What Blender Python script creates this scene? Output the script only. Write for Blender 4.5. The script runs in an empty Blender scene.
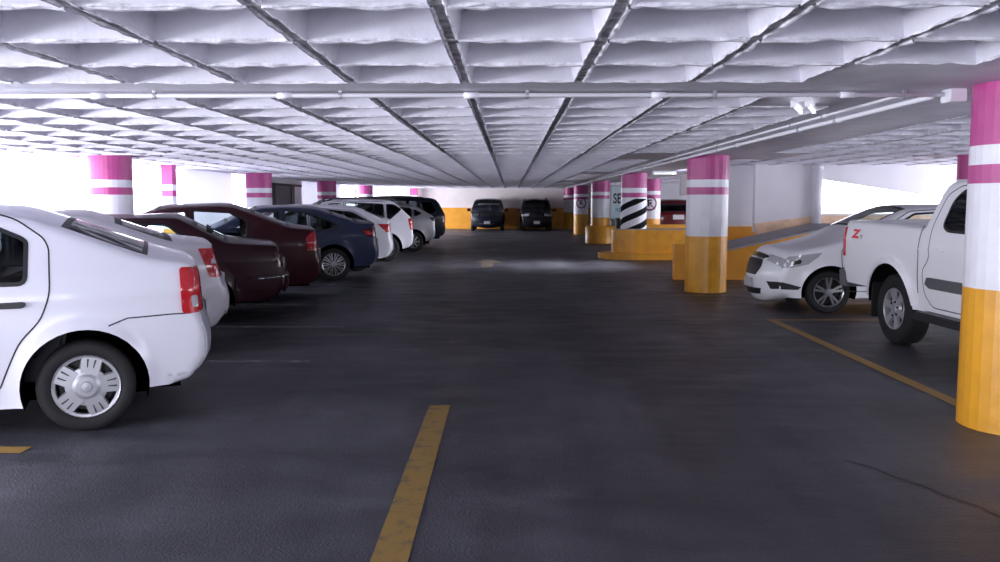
import bpy, bmesh, math, random
import numpy as np
from mathutils import Vector, Matrix
from mathutils.geometry import delaunay_2d_cdt
random.seed(7)
PI = math.pi
S = bpy.context.scene
COL = S.collection

# ------------------------------------------------------------------ materials
def nodes_of(name):
    m = bpy.data.materials.new(name); m.use_nodes = True
    nt = m.node_tree
    return m, nt, nt.nodes['Principled BSDF']

def P(name, col, rough=.5, metal=0, coat=0, spec=.5, emit=None, estr=0, noise=0, nscale=6, bump=0, bscale=40):
    m, nt, b = nodes_of(name)
    b.inputs['Base Color'].default_value = (*col, 1)
    b.inputs['Roughness'].default_value = rough
    b.inputs['Metallic'].default_value = metal
    b.inputs['Coat Weight'].default_value = coat
    b.inputs['Coat Roughness'].default_value = .04
    b.inputs['Specular IOR Level'].default_value = spec
    if emit:
        b.inputs['Emission Color'].default_value = (*emit, 1); b.inputs['Emission Strength'].default_value = estr
    if noise or bump:
        tc = nt.nodes.new('ShaderNodeTexCoord')
    if noise:
        n = nt.nodes.new('ShaderNodeTexNoise'); n.inputs['Scale'].default_value = nscale; n.inputs['Detail'].default_value = 6
        r = nt.nodes.new('ShaderNodeValToRGB')
        r.color_ramp.elements[0].position = .3; r.color_ramp.elements[1].position = .7
        r.color_ramp.elements[0].color = (*[c*(1-noise) for c in col], 1)
        r.color_ramp.elements[1].color = (*[min(1, c*(1+noise*.4)) for c in col], 1)
        nt.links.new(tc.outputs['Object'], n.inputs['Vector']); nt.links.new(n.outputs['Fac'], r.inputs['Fac'])
        nt.links.new(r.outputs['Color'], b.inputs['Base Color'])
    if bump:
        n2 = nt.nodes.new('ShaderNodeTexNoise'); n2.inputs['Scale'].default_value = bscale; n2.inputs['Detail'].default_value = 4
        bp = nt.nodes.new('ShaderNodeBump'); bp.inputs['Strength'].default_value = bump; bp.inputs['Distance'].default_value = .02
        nt.links.new(tc.outputs['Object'], n2.inputs['Vector']); nt.links.new(n2.outputs['Fac'], bp.inputs['Height'])
        nt.links.new(bp.outputs['Normal'], b.inputs['Normal'])
    return m

def glass_mat(name, tint, gl=.06):
    m = bpy.data.materials.new(name); m.use_nodes = True; nt = m.node_tree; nt.nodes.clear()
    o = nt.nodes.new('ShaderNodeOutputMaterial'); mx = nt.nodes.new('ShaderNodeMixShader')
    t = nt.nodes.new('ShaderNodeBsdfTransparent'); t.inputs['Color'].default_value = (*tint, 1)
    g = nt.nodes.new('ShaderNodeBsdfGlossy'); g.inputs['Roughness'].default_value = .03
    f = nt.nodes.new('ShaderNodeFresnel'); f.inputs['IOR'].default_value = 1.36
    nt.links.new(f.outputs[0], mx.inputs[0]); nt.links.new(t.outputs[0], mx.inputs[1]); nt.links.new(g.outputs[0], mx.inputs[2])
    nt.links.new(mx.outputs[0], o.inputs['Surface'])
    return m

def asphalt():
    m, nt, b = nodes_of('worn asphalt')
    tc = nt.nodes.new('ShaderNodeTexCoord')
    def noise(sc, det, rough=.55, stretch=None):
        n = nt.nodes.new('ShaderNodeTexNoise'); n.inputs['Scale'].default_value = sc; n.inputs['Detail'].default_value = det
        n.inputs['Roughness'].default_value = rough
        if stretch:
            mp = nt.nodes.new('ShaderNodeMapping'); mp.inputs['Scale'].default_value = stretch
            nt.links.new(tc.outputs['Object'], mp.inputs[0]); nt.links.new(mp.outputs[0], n.inputs['Vector'])
        else: nt.links.new(tc.outputs['Object'], n.inputs['Vector'])
        return n
    big = noise(.45, 5); med = noise(2.2, 6, .65, (.6, 1.3, 1)); fine = noise(70, 3); tyre = noise(.8, 4, .6, (1.6, .18, 1))
    def ramp(n, p0, c0, p1, c1):
        r = nt.nodes.new('ShaderNodeValToRGB'); e = r.color_ramp.elements
        e[0].position, e[0].color, e[1].position, e[1].color = p0, (*c0, 1), p1, (*c1, 1)
        nt.links.new(n.outputs['Fac'], r.inputs[0]); return r
    def mul(a, c, f=1):
        x = nt.nodes.new('ShaderNodeMix'); x.data_type = 'RGBA'; x.blend_type = 'MULTIPLY'; x.inputs[0].default_value = f
        nt.links.new(a.outputs[0] if a.bl_idname != 'ShaderNodeMix' else a.outputs[2], x.inputs[6])
        nt.links.new(c.outputs[0], x.inputs[7]); return x
    a = ramp(big, .35, (.058, .058, .074), .66, (.185, .185, .215))
    c = mul(a, ramp(med, .32, (.48, .48, .50), .6, (1, 1, 1)))
    c = mul(c, ramp(tyre, .36, (.6, .6, .6), .6, (1, 1, 1)))
    c = mul(c, ramp(fine, .35, (.6, .6, .6), .65, (1.0, 1.0, 1.0)))
    nt.links.new(c.outputs[2], b.inputs['Base Color'])
    rr = ramp(med, .3, (.30,)*3, .7, (.60,)*3)
    nt.links.new(rr.outputs[0], b.inputs['Roughness'])
    b.inputs['Specular IOR Level'].default_value = .4
    bp = nt.nodes.new('ShaderNodeBump'); bp.inputs['Strength'].default_value = .5; bp.inputs['Distance'].default_value = .012
    nt.links.new(fine.outputs['Fac'], bp.inputs['Height'])
    bp2 = nt.nodes.new('ShaderNodeBump'); bp2.inputs['Strength'].default_value = .35; bp2.inputs['Distance'].default_value = .05
    nt.links.new(med.outputs['Fac'], bp2.inputs['Height']); nt.links.new(bp.outputs[0], bp2.inputs['Normal'])
    nt.links.new(bp2.outputs[0], b.inputs['Normal'])
    return m

def worn_paint(name, col, wear=.5):
    m, nt, b = nodes_of(name)
    tc = nt.nodes.new('ShaderNodeTexCoord')
    n = nt.nodes.new('ShaderNodeTexNoise'); n.inputs['Scale'].default_value = 9; n.inputs['Detail'].default_value = 8; n.inputs['Roughness'].default_value = .7
    r = nt.nodes.new('ShaderNodeValToRGB'); e = r.color_ramp.elements
    e[0].position = wear-.13; e[0].color = (.075, .07, .07, 1); e[1].position = wear+.07; e[1].color = (*col, 1)
    nt.links.new(tc.outputs['Object'], n.inputs['Vector']); nt.links.new(n.outputs['Fac'], r.inputs[0])
    nt.links.new(r.outputs[0], b.inputs['Base Color']); b.inputs['Roughness'].default_value = .6
    return m

M = {}
M['asphalt'] = asphalt()
M['yellow_line'] = worn_paint('worn yellow road paint', (.34, .205, .05), .43)
M['yellow_line2'] = worn_paint('yellow road paint', (.44, .26, .06), .34)
M['white_line'] = worn_paint('worn white road paint', (.30, .30, .32), .52)
M['arrow'] = worn_paint('faded tan road paint', (.20, .155, .115), .46)
M['ceil'] = P('white painted concrete', (.70, .69, .77), .55, noise=.16, nscale=2.5, bump=.25, bscale=30)
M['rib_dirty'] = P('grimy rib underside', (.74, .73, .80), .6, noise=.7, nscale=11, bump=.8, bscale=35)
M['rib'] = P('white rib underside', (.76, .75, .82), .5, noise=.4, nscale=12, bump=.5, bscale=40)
M['wall'] = P('white wall paint', (.82, .81, .85), .5, noise=.06, nscale=1.5, bump=.1, bscale=8)
M['wall_warm'] = P('back wall paint', (.76, .70, .70), .6, noise=.08, nscale=1.2)
M['band'] = P('yellow wall band', (.82, .36, .035), .5, noise=.12, nscale=3)
M['peach'] = P('yellow band paled as overexposed', (.88, .62, .42), .6, noise=.3, nscale=4)  # yellow band lightened to peach in the colour, imitating overexposure
M['pink'] = P('magenta column paint', (.48, .06, .25), .35, noise=.14, nscale=5, bump=.12, bscale=14)
M['cwhite'] = P('white column paint', (.80, .80, .86), .35, noise=.08, nscale=5, bump=.1, bscale=14)
M['cyellow'] = P('yellow column paint', (.80, .37, .025), .35, noise=.16, nscale=5, bump=.15, bscale=14)
M['black_paint'] = P('black stripe paint', (.006, .006, .008), .8, spec=.15)
M['concrete'] = P('grey concrete', (.36, .36, .38), .7, noise=.2, nscale=4, bump=.2, bscale=20)
M['pipe'] = P('white painted conduit', (.80, .80, .85), .35)
M['steel'] = P('grey steel', (.45, .45, .48), .4, metal=.6)
M['tube'] = P('lamp tube', (.9, .9, .95), .4, emit=(.9, .95, 1), estr=1.3)
M['darkgrey'] = P('dark grey door paint', (.13, .13, .15), .5)
M['black'] = P('black', (.01, .01, .012), .5)
M['void'] = P('unlit black', (.003, .003, .003), .95, spec=.05)
M['tire'] = P('tyre rubber', (.006, .006, .0075), .75, bump=.1, bscale=60)
M['plastic'] = P('black plastic', (.014, .014, .016), .45)
M['greyplastic'] = P('grey plastic', (.10, .10, .11), .5)
M['chrome'] = P('chrome', (.75, .75, .78), .12, metal=1)
M['alloy'] = P('alloy wheel', (.40, .40, .42), .28, metal=.85)
M['hubcap'] = P('silver hubcap', (.42, .42, .45), .34, metal=.5)
M['red_lens'] = P('red lens', (.48, .012, .02), .12, coat=.8)
M['dark_lens'] = P('dark red lens', (.10, .008, .015), .12, coat=.8)
M['clear_lens'] = P('clear lens', (.55, .56, .6), .08, metal=.15, coat=1)
M['smoke_lens'] = P('smoked lens', (.05, .05, .055), .1, coat=1)
M['amber'] = P('amber lens', (.7, .25, .03), .2)
M['plate'] = P('licence plate', (.55, .55, .56), .4)
M['glass'] = glass_mat('car glass', (.80, .86, .86))
M['glass_dark'] = glass_mat('privacy glass', (.16, .18, .19))
M['glass_mid'] = glass_mat('tinted glass', (.40, .44, .45))
M['rubber'] = P('window rubber', (.012, .012, .014), .5)
M['interior'] = P('interior trim', (.035, .035, .04), .7)
M['seat'] = P('seat fabric', (.06, .06, .068), .8)
M['gold'] = P('gold emblem', (.7, .5, .15), .25, metal=.9)
M['red'] = P('red decal', (.75, .02, .03), .4)
M['sign'] = P('pale cyan sign face', (.62, .80, .86), .4)
M['teal'] = P('teal lettering', (.10, .42, .50), .5)
M['seam'] = P('panel gap', (.02, .02, .025), .7)
def glow_wall(name, col):
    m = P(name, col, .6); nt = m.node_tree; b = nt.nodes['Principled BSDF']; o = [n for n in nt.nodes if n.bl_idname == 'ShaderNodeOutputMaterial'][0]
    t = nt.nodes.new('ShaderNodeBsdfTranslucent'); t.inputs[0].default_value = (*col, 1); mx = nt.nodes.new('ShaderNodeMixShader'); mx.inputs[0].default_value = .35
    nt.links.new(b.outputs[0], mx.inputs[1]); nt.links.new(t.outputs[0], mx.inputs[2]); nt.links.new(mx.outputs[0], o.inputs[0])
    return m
M['glow_wall'] = glow_wall('white wall with added glow', (.8, .8, .84))  # white wall made translucent so an overexposed glow is built into it
def paint(name, col, rough=.28, metal=0): return P(name, col, rough, metal, coat=.35 if max(col) > .3 else .18, spec=.5 if max(col) > .3 else .22)

# ------------------------------------------------------------------ helpers
def link(name, me, mat=None, parent=None, smooth=False):
    o = bpy.data.objects.new(name, me); COL.objects.link(o)
    if mat is not None:
        for m in (mat if isinstance(mat, (list, tuple)) else [mat]): me.materials.append(m)
    if smooth:
        me.polygons.foreach_set('use_smooth', [True]*len(me.polygons))
    if parent: o.parent = parent
    return o

class MB:
    def __init__(s): s.v = []; s.f = []; s.mi = []; s.m = 0
    def add(s, vs, fs):
        n = len(s.v); s.v += [tuple(v) for v in vs]; s.f += [tuple(i+n for i in f) for f in fs]; s.mi += [s.m]*len(fs)
    def box(s, x0, x1, y0, y1, z0, z1):
        s.add([(x0,y0,z0),(x1,y0,z0),(x1,y1,z0),(x0,y1,z0),(x0,y0,z1),(x1,y0,z1),(x1,y1,z1),(x0,y1,z1)],
              [(3,2,1,0),(4,5,6,7),(0,1,5,4),(1,2,6,5),(2,3,7,6),(3,0,4,7)])
    def tube(s, a, b, r, n=10):
        a, b = Vector(a), Vector(b); d = (b-a).normalized()
        u = d.cross(Vector((0,0,1)) if abs(d.z) < .9 else Vector((1,0,0))).normalized(); w = d.cross(u)
        vs = [p+(u*math.cos(2*PI*i/n)+w*math.sin(2*PI*i/n))*r for p in (a, b) for i in range(n)]
        s.add(vs, [(i, (i+1) % n, n+(i+1) % n, n+i) for i in range(n)]+[tuple(range(n))[::-1], tuple(range(n, 2*n))])
    def prism(s, poly, axis, a, b):
        """extrude a 2d polygon along axis ('y': poly=(x,z); 'z': poly=(x,y); 'x': poly=(y,z))"""
        n = len(poly)
        def mk(p, t): return {'y': (p[0], t, p[1]), 'z': (p[0], p[1], t), 'x': (t, p[0], p[1])}[axis]
        vs = [mk(p, a) for p in poly]+[mk(p, b) for p in poly]
        s.add(vs, [tuple(range(n)), tuple(range(2*n-1, n-1, -1))]+[(i, n+i, n+(i+1) % n, (i+1) % n) for i in range(n)])
    def lathe(s, prof, n=32, axis='y', c=(0,0,0), close=False):
        vs = []
        for (t, r) in prof:
            for i in range(n):
                a = 2*PI*i/n
                if axis == 'y': vs.append((c[0]+r*math.cos(a), c[1]+t, c[2]+r*math.sin(a)))
                else: vs.append((c[0]+r*math.cos(a), c[1]+r*math.sin(a), c[2]+t))
        fs = []
        for k in range(len(prof)-1):
            for i in range(n):
                j = (i+1) % n; fs.append((k*n+i, k*n+j, (k+1)*n+j, (k+1)*n+i))
        s.add(vs, fs)
    def build(s, name, mat, parent=None, smooth=False, fix=True, bevel=0):
        me = bpy.data.meshes.new(name); me.from_pydata(s.v, [], s.f)
        for p, i in zip(me.polygons, s.mi): p.material_index = i
        if fix:
            bm = bmesh.new(); bm.from_mesh(me); bmesh.ops.recalc_face_normals(bm, faces=bm.faces)
            if bevel: bmesh.ops.bevel(bm, geom=bm.edges[:], offset=bevel, segments=2, affect='EDGES')
            bm.to_mesh(me); bm.free()
        return link(name, me, mat, parent, smooth)

def tag(o, label=None, cat=None, group=None, kind=None):
    if label: o['label'] = label
    if cat: o['category'] = cat
    if group: o['group'] = group
    if kind: o['kind'] = kind
    return o
def empty(name, loc, rz=0):
    o = bpy.data.objects.new(name, None); COL.objects.link(o); o.location = loc; o.rotation_euler = (0, 0, rz); o.empty_display_size = .2
    return o
def struct(o): return tag(o, kind='structure')

def text_mesh(body, size, bold=.02):
    cu = bpy.data.curves.new('t', 'FONT'); cu.body = body; cu.size = size; cu.align_x = 'CENTER'; cu.align_y = 'CENTER'; cu.offset = bold*size
    o = bpy.data.objects.new('t', cu); COL.objects.link(o)
    dg = bpy.context.evaluated_depsgraph_get(); me = bpy.data.meshes.new_from_object(o.evaluated_get(dg))
    bpy.data.objects.remove(o)
    vs = [v.co.copy() for v in me.vertices]; fs = [tuple(p.vertices) for p in me.polygons]
    return vs, fs

# polygon utilities (numpy)
def pip(pts, poly):
    pts = np.asarray(pts); x, y = pts[:, 0], pts[:, 1]; ins = np.zeros(len(pts), bool); n = len(poly)
    for i in range(n):
        x0, y0 = poly[i]; x1, y1 = poly[(i+1) % n]
        if y0 == y1: continue
        c = ((y0 > y) != (y1 > y)) & (x < (x1-x0)*(y-y0)/(y1-y0)+x0)
        ins ^= c
    return ins
def dist_poly(pts, poly, closed=True):
    pts = np.asarray(pts, float); best = np.full(len(pts), 1e9); n = len(poly)
    for i in range(n if closed else n-1):
        a = np.array(poly[i]); b = np.array(poly[(i+1) % n]); d = b-a; L2 = d @ d
        if L2 < 1e-12: continue
        t = np.clip(((pts-a) @ d)/L2, 0, 1); q = a+t[:, None]*d
        best = np.minimum(best, np.hypot(pts[:, 0]-q[:, 0], pts[:, 1]-q[:, 1]))
    return best
def resample(poly, h, closed=True):
    out = []; n = len(poly)
    for i in range(n if closed else n-1):
        a, b = poly[i], poly[(i+1) % n]; d = math.hypot(b[0]-a[0], b[1]-a[1]); k = max(1, int(math.ceil(d/h)))
        for j in range(k): out.append((a[0]+(b[0]-a[0])*j/k, a[1]+(b[1]-a[1])*j/k))
    if not closed: out.append(tuple(poly[-1][:2]))
    return out
def chaikin(poly, it=2, closed=True):
    for _ in range(it):
        out = []; n = len(poly)
        if not closed: out.append(poly[0])
        for i in range(n if closed else n-1):
            a, b = poly[i], poly[(i+1) % n]
            out += [(a[0]*.75+b[0]*.25, a[1]*.75+b[1]*.25), (a[0]*.25+b[0]*.75, a[1]*.25+b[1]*.75)]
        if not closed: out.append(poly[-1])
        poly = out
    return poly
def round_poly(poly, r, k=4):
    out = []; n = len(poly)
    for i in range(n):
        p = Vector(poly[i-1][:2]); c = Vector(poly[i][:2]); q = Vector(poly[(i+1) % n][:2])
        d0 = (p-c); d1 = (q-c); rr = min(r, d0.length*.45, d1.length*.45)
        a = c+d0.normalized()*rr; b = c+d1.normalized()*rr
        for j in range(k+1):
            t = j/k; out.append(tuple(a*(1-t)**2+c*2*t*(1-t)+b*t*t))
    return out
def clip_x(poly, x, keep_less):
    out = []; n = len(poly)
    ins = lambda p: (p[0] <= x) if keep_less else (p[0] >= x)
    for i in range(n):
        a, b = poly[i], poly[(i+1) % n]
        if ins(a): out.append(a)
        if ins(a) != ins(b):
            t = (x-a[0])/(b[0]-a[0]); out.append((x, a[1]+t*(b[1]-a[1])))
    return out
def cdt(polys, pts):
    """triangulate points with the closed polylines as constraints -> verts, tris"""
    vs = []; es = []
    for p in polys:
        n = len(vs); k = len(p); vs += [Vector(q) for q in p]; es += [(n+i, n+(i+1) % k) for i in range(k)]
    vs += [Vector(q) for q in pts]
    r = delaunay_2d_cdt(vs, es, [], 0, 1e-5)
    return np.array([tuple(v) for v in r[0]]), [tuple(f) for f in r[2]]

# ------------------------------------------------------------------ wheels
def make_wheel(parent, x, y, side, R, tw, style, spoke_mat, rimR=None):
    rimR = rimR or R*.66
    t = MB()
    prof = [(-tw*.5, rimR*.98), (-tw*.5, R*.88), (-tw*.40, R*.985), (-tw*.2, R), (tw*.2, R), (tw*.40, R*.985), (tw*.49, R*.90), (tw*.5, R*.80), (tw*.47, rimR*1.06), (tw*.42, rimR*.98)]
    t.lathe([(a*side, r) for a, r in prof], 40)
    to = t.build('tire', M['tire'], parent, True)
    to.location = (x, y, R)
    b = MB()  # rim
    o = tw*.44
    b.m = 1
    b.lathe([(side*(o-.09), .001), (side*(o-.09), rimR*.80), (side*(o-.05), rimR*.9)], 36)   # dark back
    b.m = 0
    b.lathe([(side*(o-.07), rimR*.88), (side*(o-.005), rimR*.91), (side*(o+.004), rimR*.97), (side*(o-.01), rimR*1.0)], 36)
    def radial(a0, r0, w0, r1, w1, y0, y1, th=.022):
        ca, sa = math.cos(a0), math.sin(a0)
        def pt(r, w, yy): return (r*ca-w*sa, side*yy, r*sa+w*ca)
        vs = [pt(r0, -w0, y0), pt(r0, w0, y0), pt(r1, w1, y1), pt(r1, -w1, y1), pt(r0, -w0*1.15, y0-th), pt(r0, w0*1.15, y0-th), pt(r1, w1*1.15, y1-th), pt(r1, -w1*1.15, y1-th)]
        b.add(vs, [(0, 1, 2, 3), (4, 7, 6, 5), (0, 4, 5, 1), (1, 5, 6, 2), (2, 6, 7, 3), (3, 7, 4, 0)])
    if style == 'hubcap':
        b.lathe([(side*(o+.014), .001), (side*(o+.012), rimR*.30), (side*(o+.004), rimR*.40), (side*(o-.001), rimR*.60), (side*(o-.02), rimR*.62)], 36)
        b.lathe([(side*(o-.02), rimR*.86), (side*(o-.001), rimR*.88), (side*(o+.002), rimR*.97)], 36)
        for i in range(5):
            a = 2*PI*i/5+.10
            radial(a, rimR*.40, rimR*.26, rimR*.93, rimR*.29, o+.004, o+.000)
            b.m = 1
            for sg in (-.085, .085):
                ca, sa = math.cos(a), math.sin(a)
                def pt(r, w): return (r*ca-w*sa, side*(o+.0055), r*sa+w*ca)
                b.add([pt(rimR*.60, rimR*(sg-.014)), pt(rimR*.60, rimR*(sg+.014)), pt(rimR*.86, rimR*(sg*1.3+.026)), pt(rimR*.86, rimR*(sg*1.3-.026))], [(0, 1, 2, 3)])
            b.m = 0
        b.lathe([(side*(o+.012), rimR*.17), (side*(o+.022), rimR*.15), (side*(o+.024), .001)], 24)
    elif style == 'alloy10':
        for i in range(5):
            for d in (-.17, .17):
                radial(2*PI*i/5+d+.3, rimR*.18, rimR*.055, rimR*.92, rimR*.075, o+.0, o-.012)
        b.lathe([(side*(o-.02), rimR*.30), (side*(o+.004), rimR*.24), (side*(o+.006), .001)], 24)
    elif style == 'multi':
        for i in range(10):
            a = 2*PI*i/10
            radial(a, rimR*.15, rimR*.05, rimR*.5, rimR*.05, o, o-.004)
            for d in (-.13, .13): radial(a+d, rimR*.42, rimR*.035, rimR*.93, rimR*.05, o-.002, o-.01)
        b.lathe([(side*(o-.02), rimR*.24), (side*(o+.004), rimR*.2), (side*(o+.006), .001)], 24)
    elif style == 'truck6':
        b.lathe([(side*(o-.035), rimR*.50), (side*(o-.01), rimR*.44), (side*(o-.005), rimR*.25), (side*(o+.01), rimR*.22), (side*(o+.012), .001)], 30)
        for i in range(6):
            a = 2*PI*i/6+.26
            radial(a, rimR*.36, rimR*.13, rimR*.93, rimR*.20, o-.012, o-.004, .03)
            b.m = 1
            p = (rimR*.34*math.cos(a+PI/6), side*(o-.012), rimR*.34*math.sin(a+PI/6)); b.tube(p, (p[0], side*(o+.004), p[2]), rimR*.055, 8)
            b.m = 0
    else:
        for i in range(7):
            radial(2*PI*i/7, rimR*.16, rimR*.09, rimR*.93, rimR*.12, o, o-.008)
        b.lathe([(side*(o-.02), rimR*.26), (side*(o+.004), rimR*.2), (side*(o+.006), .001)], 24)
    b.build('rim', [spoke_mat, M['plastic']], to, False)
    return to

# ------------------------------------------------------------------ car body
class Body:
    """Side panel drawn in (x,z) and wrapped on y=W(x,z); a crowned strip joins both sides over the top."""
    def __init__(s, d):
        s.cache = {}; s.nrm = None; s.d = d; s.L = d['L']; s.Wm = d['W']; s.h = d.get('h', .08); s.r = d.get('r', .075)
        pr = d['prof']
        pts = [(p[0], p[1]) for p in pr]; seg = []
        # chaikin on profile with crown and tag carried
        cur = [(p[0], p[1], p[2], p[3]) for p in pr]
        for _ in range(2):
            out = [cur[0]]
            for i in range(len(cur)-1):
                a, b = cur[i], cur[i+1]
                k = d.get('soft', .13) if _ == 0 else .25
                out.append((a[0]*(1-k)+b[0]*k, a[1]*(1-k)+b[1]*k, a[2]*(1-k)+b[2]*k, a[3]))
                out.append((a[0]*k+b[0]*(1-k), a[1]*k+b[1]*(1-k), a[2]*k+b[2]*(1-k), b[3] if a[3] not in ('windshield', 'rear_window', 'bed') and b[3] not in ('windshield', 'rear_window', 'bed') else ('x_'+a[3])))
            out.append(cur[-1]); cur = out
        # segments: tag of start point; a glass segment is where start has that tag and its end is the x_ point
        fin = []
        for i in range(len(cur)-1):
            a, b = cur[i], cur[i+1]; L = math.hypot(b[0]-a[0], b[1]-a[1]); k = max(1, int(math.ceil(L/s.h)))
            for j in range(k):
                t = j/k; fin.append((a[0]*(1-t)+b[0]*t, a[1]*(1-t)+b[1]*t, a[2]*(1-t)+b[2]*t, a[3]))
        fin.append(cur[-1]); s.prof = fin
        s.line = [(p[0], p[1]) for p in fin]
        # bottom of outline, from rear end back to front, with arches
        sill = d['sill']; bot = []
        Ra = d['Ra']; R = d['R']
        rz = s.line[-1][1]; fz = s.line[0][1]
        for xw, zl, zr in ((d['xr'], sill, rz), (d['xf'], fz, sill)):
            za = R
            def ang(z): return math.asin(max(-1, min(1, (z-za)/Ra)))
            a1 = ang(zr); a0 = PI-ang(zl); n = 22
            for i in range(n+1):
                a = a1+(a0-a1)*i/n; bot.append((xw+Ra*math.cos(a), za+Ra*math.sin(a)))
        s.bot = bot
        s.outline = s.line+resample([s.line[-1]]+bot+[s.line[0]], max(s.h, .05), False)[1:-1]
    def W(s, pts, inset=True):
        d = s.d; pts = np.asarray(pts, float); x, z = pts[:, 0], pts[:, 1]
        xf = d.get('tf', 1.0); xr = d.get('tr', 1.0); L = s.L
        tf = np.clip((xf-x)/xf, 0, 1.2); tr = np.clip((x-(L-xr))/xr, 0, 1.2)
        w = s.Wm*(1-d.get('kf', .15)*tf**2-d.get('kr', .10)*tr**2)
        zb = d['belt'][0]+(d['belt'][1]-d['belt'][0])*x/L
        k = 30.0; u = np.log1p(np.exp(np.clip(k*(z-zb), -50, 50)))/k
        w = w-d.get('th', .30)*u-d.get('cv', .12)*u*u
        lo = np.clip((zb-.22-z)/.5, 0, 1); w = w-.05*lo**2
        w = w+.012*np.exp(-((z-zb+.06)/.03)**2)*d.get('crease', .6)
        for xw in (d['xf'], d['xr']):
            q = np.hypot(x-xw, z-d['R'])-d['Ra']; w = w+d.get('flare', .018)*np.exp(-(np.clip(q, 0, 9)/.045)**2)*(z < zb)
        if inset:
            r = s.r; dd = dist_poly(pts, s.line, False); e = np.clip(r-dd, 0, r)
            w = w-(r-np.sqrt(np.maximum(r*r-e*e, 0)))
        return w
    def sides(s, doors, windows):
        """returns body verts/tris and per door / per window tris"""
        h = s.h; polys = [s.outline]+[resample(w, h) for w in windows]+[resample(q, h) for q in doors]
        X = np.array([p[0] for p in s.outline]); Z = np.array([p[1] for p in s.outline])
        g = []
        row = 0; z = Z.min()
        while z < Z.max():
            xs = np.arange(X.min()+(h/2 if row % 2 else 0), X.max(), h); g += [(a, z) for a in xs]; z += h*.87; row += 1
        g = np.array(g)
        ok = pip(g, s.outline) & (dist_poly(g, s.outline) > h*.5)
        ok &= dist_poly(g, s.line, False) > s.r*1.25
        for p in polys[1:]: ok &= dist_poly(g, p) > h*.4
        g = list(map(tuple, g[ok]))
        ln = s.line
        for f in (.12, .35, .7, 1.1):
            ring = []
            for i in range(1, len(ln)-1):
                t = Vector((ln[i+1][0]-ln[i-1][0], ln[i+1][1]-ln[i-1][1])).normalized()
                ring.append((ln[i][0]+t.y*s.r*f, ln[i][1]-t.x*s.r*f))
            a = np.array(ring); dd = dist_poly(a, ln, False)
            k = pip(a, s.outline) & (np.abs(dd-s.r*f) < s.r*.1)
            for p in polys[1:]: k &= dist_poly(a, p) > h*.2
            g += list(map(tuple, a[k]))
        vs, fs = cdt(polys, g)
        cen = np.array([vs[list(f)].mean(axis=0) for f in fs])
        inside = pip(cen, s.outline)
        cls = np.where(inside, 0, -1)
        for i, q in enumerate(doors): cls[inside & pip(cen, q)] = 1+i
        for i, q in enumerate(windows): cls[inside & pip(cen, q)] = 100+i
        return vs, fs, cls
    def strip_pt(s, p, nrm, sv, off=0):
        """point on the crowned strip: p=(x,z,crown,tag)"""
        we = s._we(p); c = p[2]
        if c <= -1: dz = c+1 if abs(sv) < .9 else 0     # sunken bed
        else: dz = c*(1-abs(sv)**2.2)
        return (p[0]+nrm[0]*(dz+off), we*sv, p[1]+nrm[1]*(dz+off))
    def _we(s, p):
        k = (p[0], p[1])
        if k not in s.cache: s.cache[k] = float(s.W([k])[0])
        return s.cache[k]
    def normals(s):
        if s.nrm: return s.nrm
        n = len(s.line); out = []
        for i in range(n):
            a = s.line[max(0, i-1)]; b = s.line[min(n-1, i+1)]; t = Vector((b[0]-a[0], b[1]-a[1])).normalized(); out.append((-t.y, t.x))
        s.nrm = out
        return out
    def on_end(s, which, z):
        """profile point of the front/rear face at height z"""
        idx = [i for i, p in enumerate(s.prof) if p[3].replace('x_', '') == which]
        nr = s.normals(); best = None
        for i in range(max(0, idx[0]-3), min(len(s.prof)-1, idx[-1]+4)):
            a, b = s.prof[i], s.prof[i+1]
            if (a[1]-z)*(b[1]-z) <= 0 and a[1] != b[1]:
                if which == 'rear' and b[1] > a[1]: continue
                if which == 'front' and b[1] < a[1]: continue
                t = (z-a[1])/(b[1]-a[1]); q = tuple(a[k]*(1-t)+b[k]*t for k in range(3))+(a[3],)
                na, nb = Vector(nr[i]), Vector(nr[i+1]); nn = (na*(1-t)+nb*t).normalized(); return q, (nn.x, nn.y)
        i = idx[len(idx)//2]; return s.prof[i], nr[i]

def ribbon(mb, body, poly, sgn, x0, w=.009, off=.002, closed=True, h=.05):
    pl = resample(poly, h, closed); a = np.array(pl); n = len(pl)
    L = []; Rr = []
    for i in range(n):
        p = pl[i-1] if (closed or i) else pl[i]; q = pl[(i+1) % n] if (closed or i < n-1) else pl[i]
        t = Vector((q[0]-p[0], q[1]-p[1]));
        t = t.normalized() if t.length > 1e-9 else Vector((1, 0))
        L.append((pl[i][0]-t.y*w/2, pl[i][1]+t.x*w/2)); Rr.append((pl[i][0]+t.y*w/2, pl[i][1]-t.x*w/2))
    wl, wr = body.W(L)+off, body.W(Rr)+off
    vs = [(L[i][0]-x0, sgn*wl[i], L[i][1]) for i in range(n)]+[(Rr[i][0]-x0, sgn*wr[i], Rr[i][1]) for i in range(n)]
    mb.add(vs, [(i, (i+1) % n, n+(i+1) % n, n+i) for i in range(n if closed else n-1)])

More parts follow.
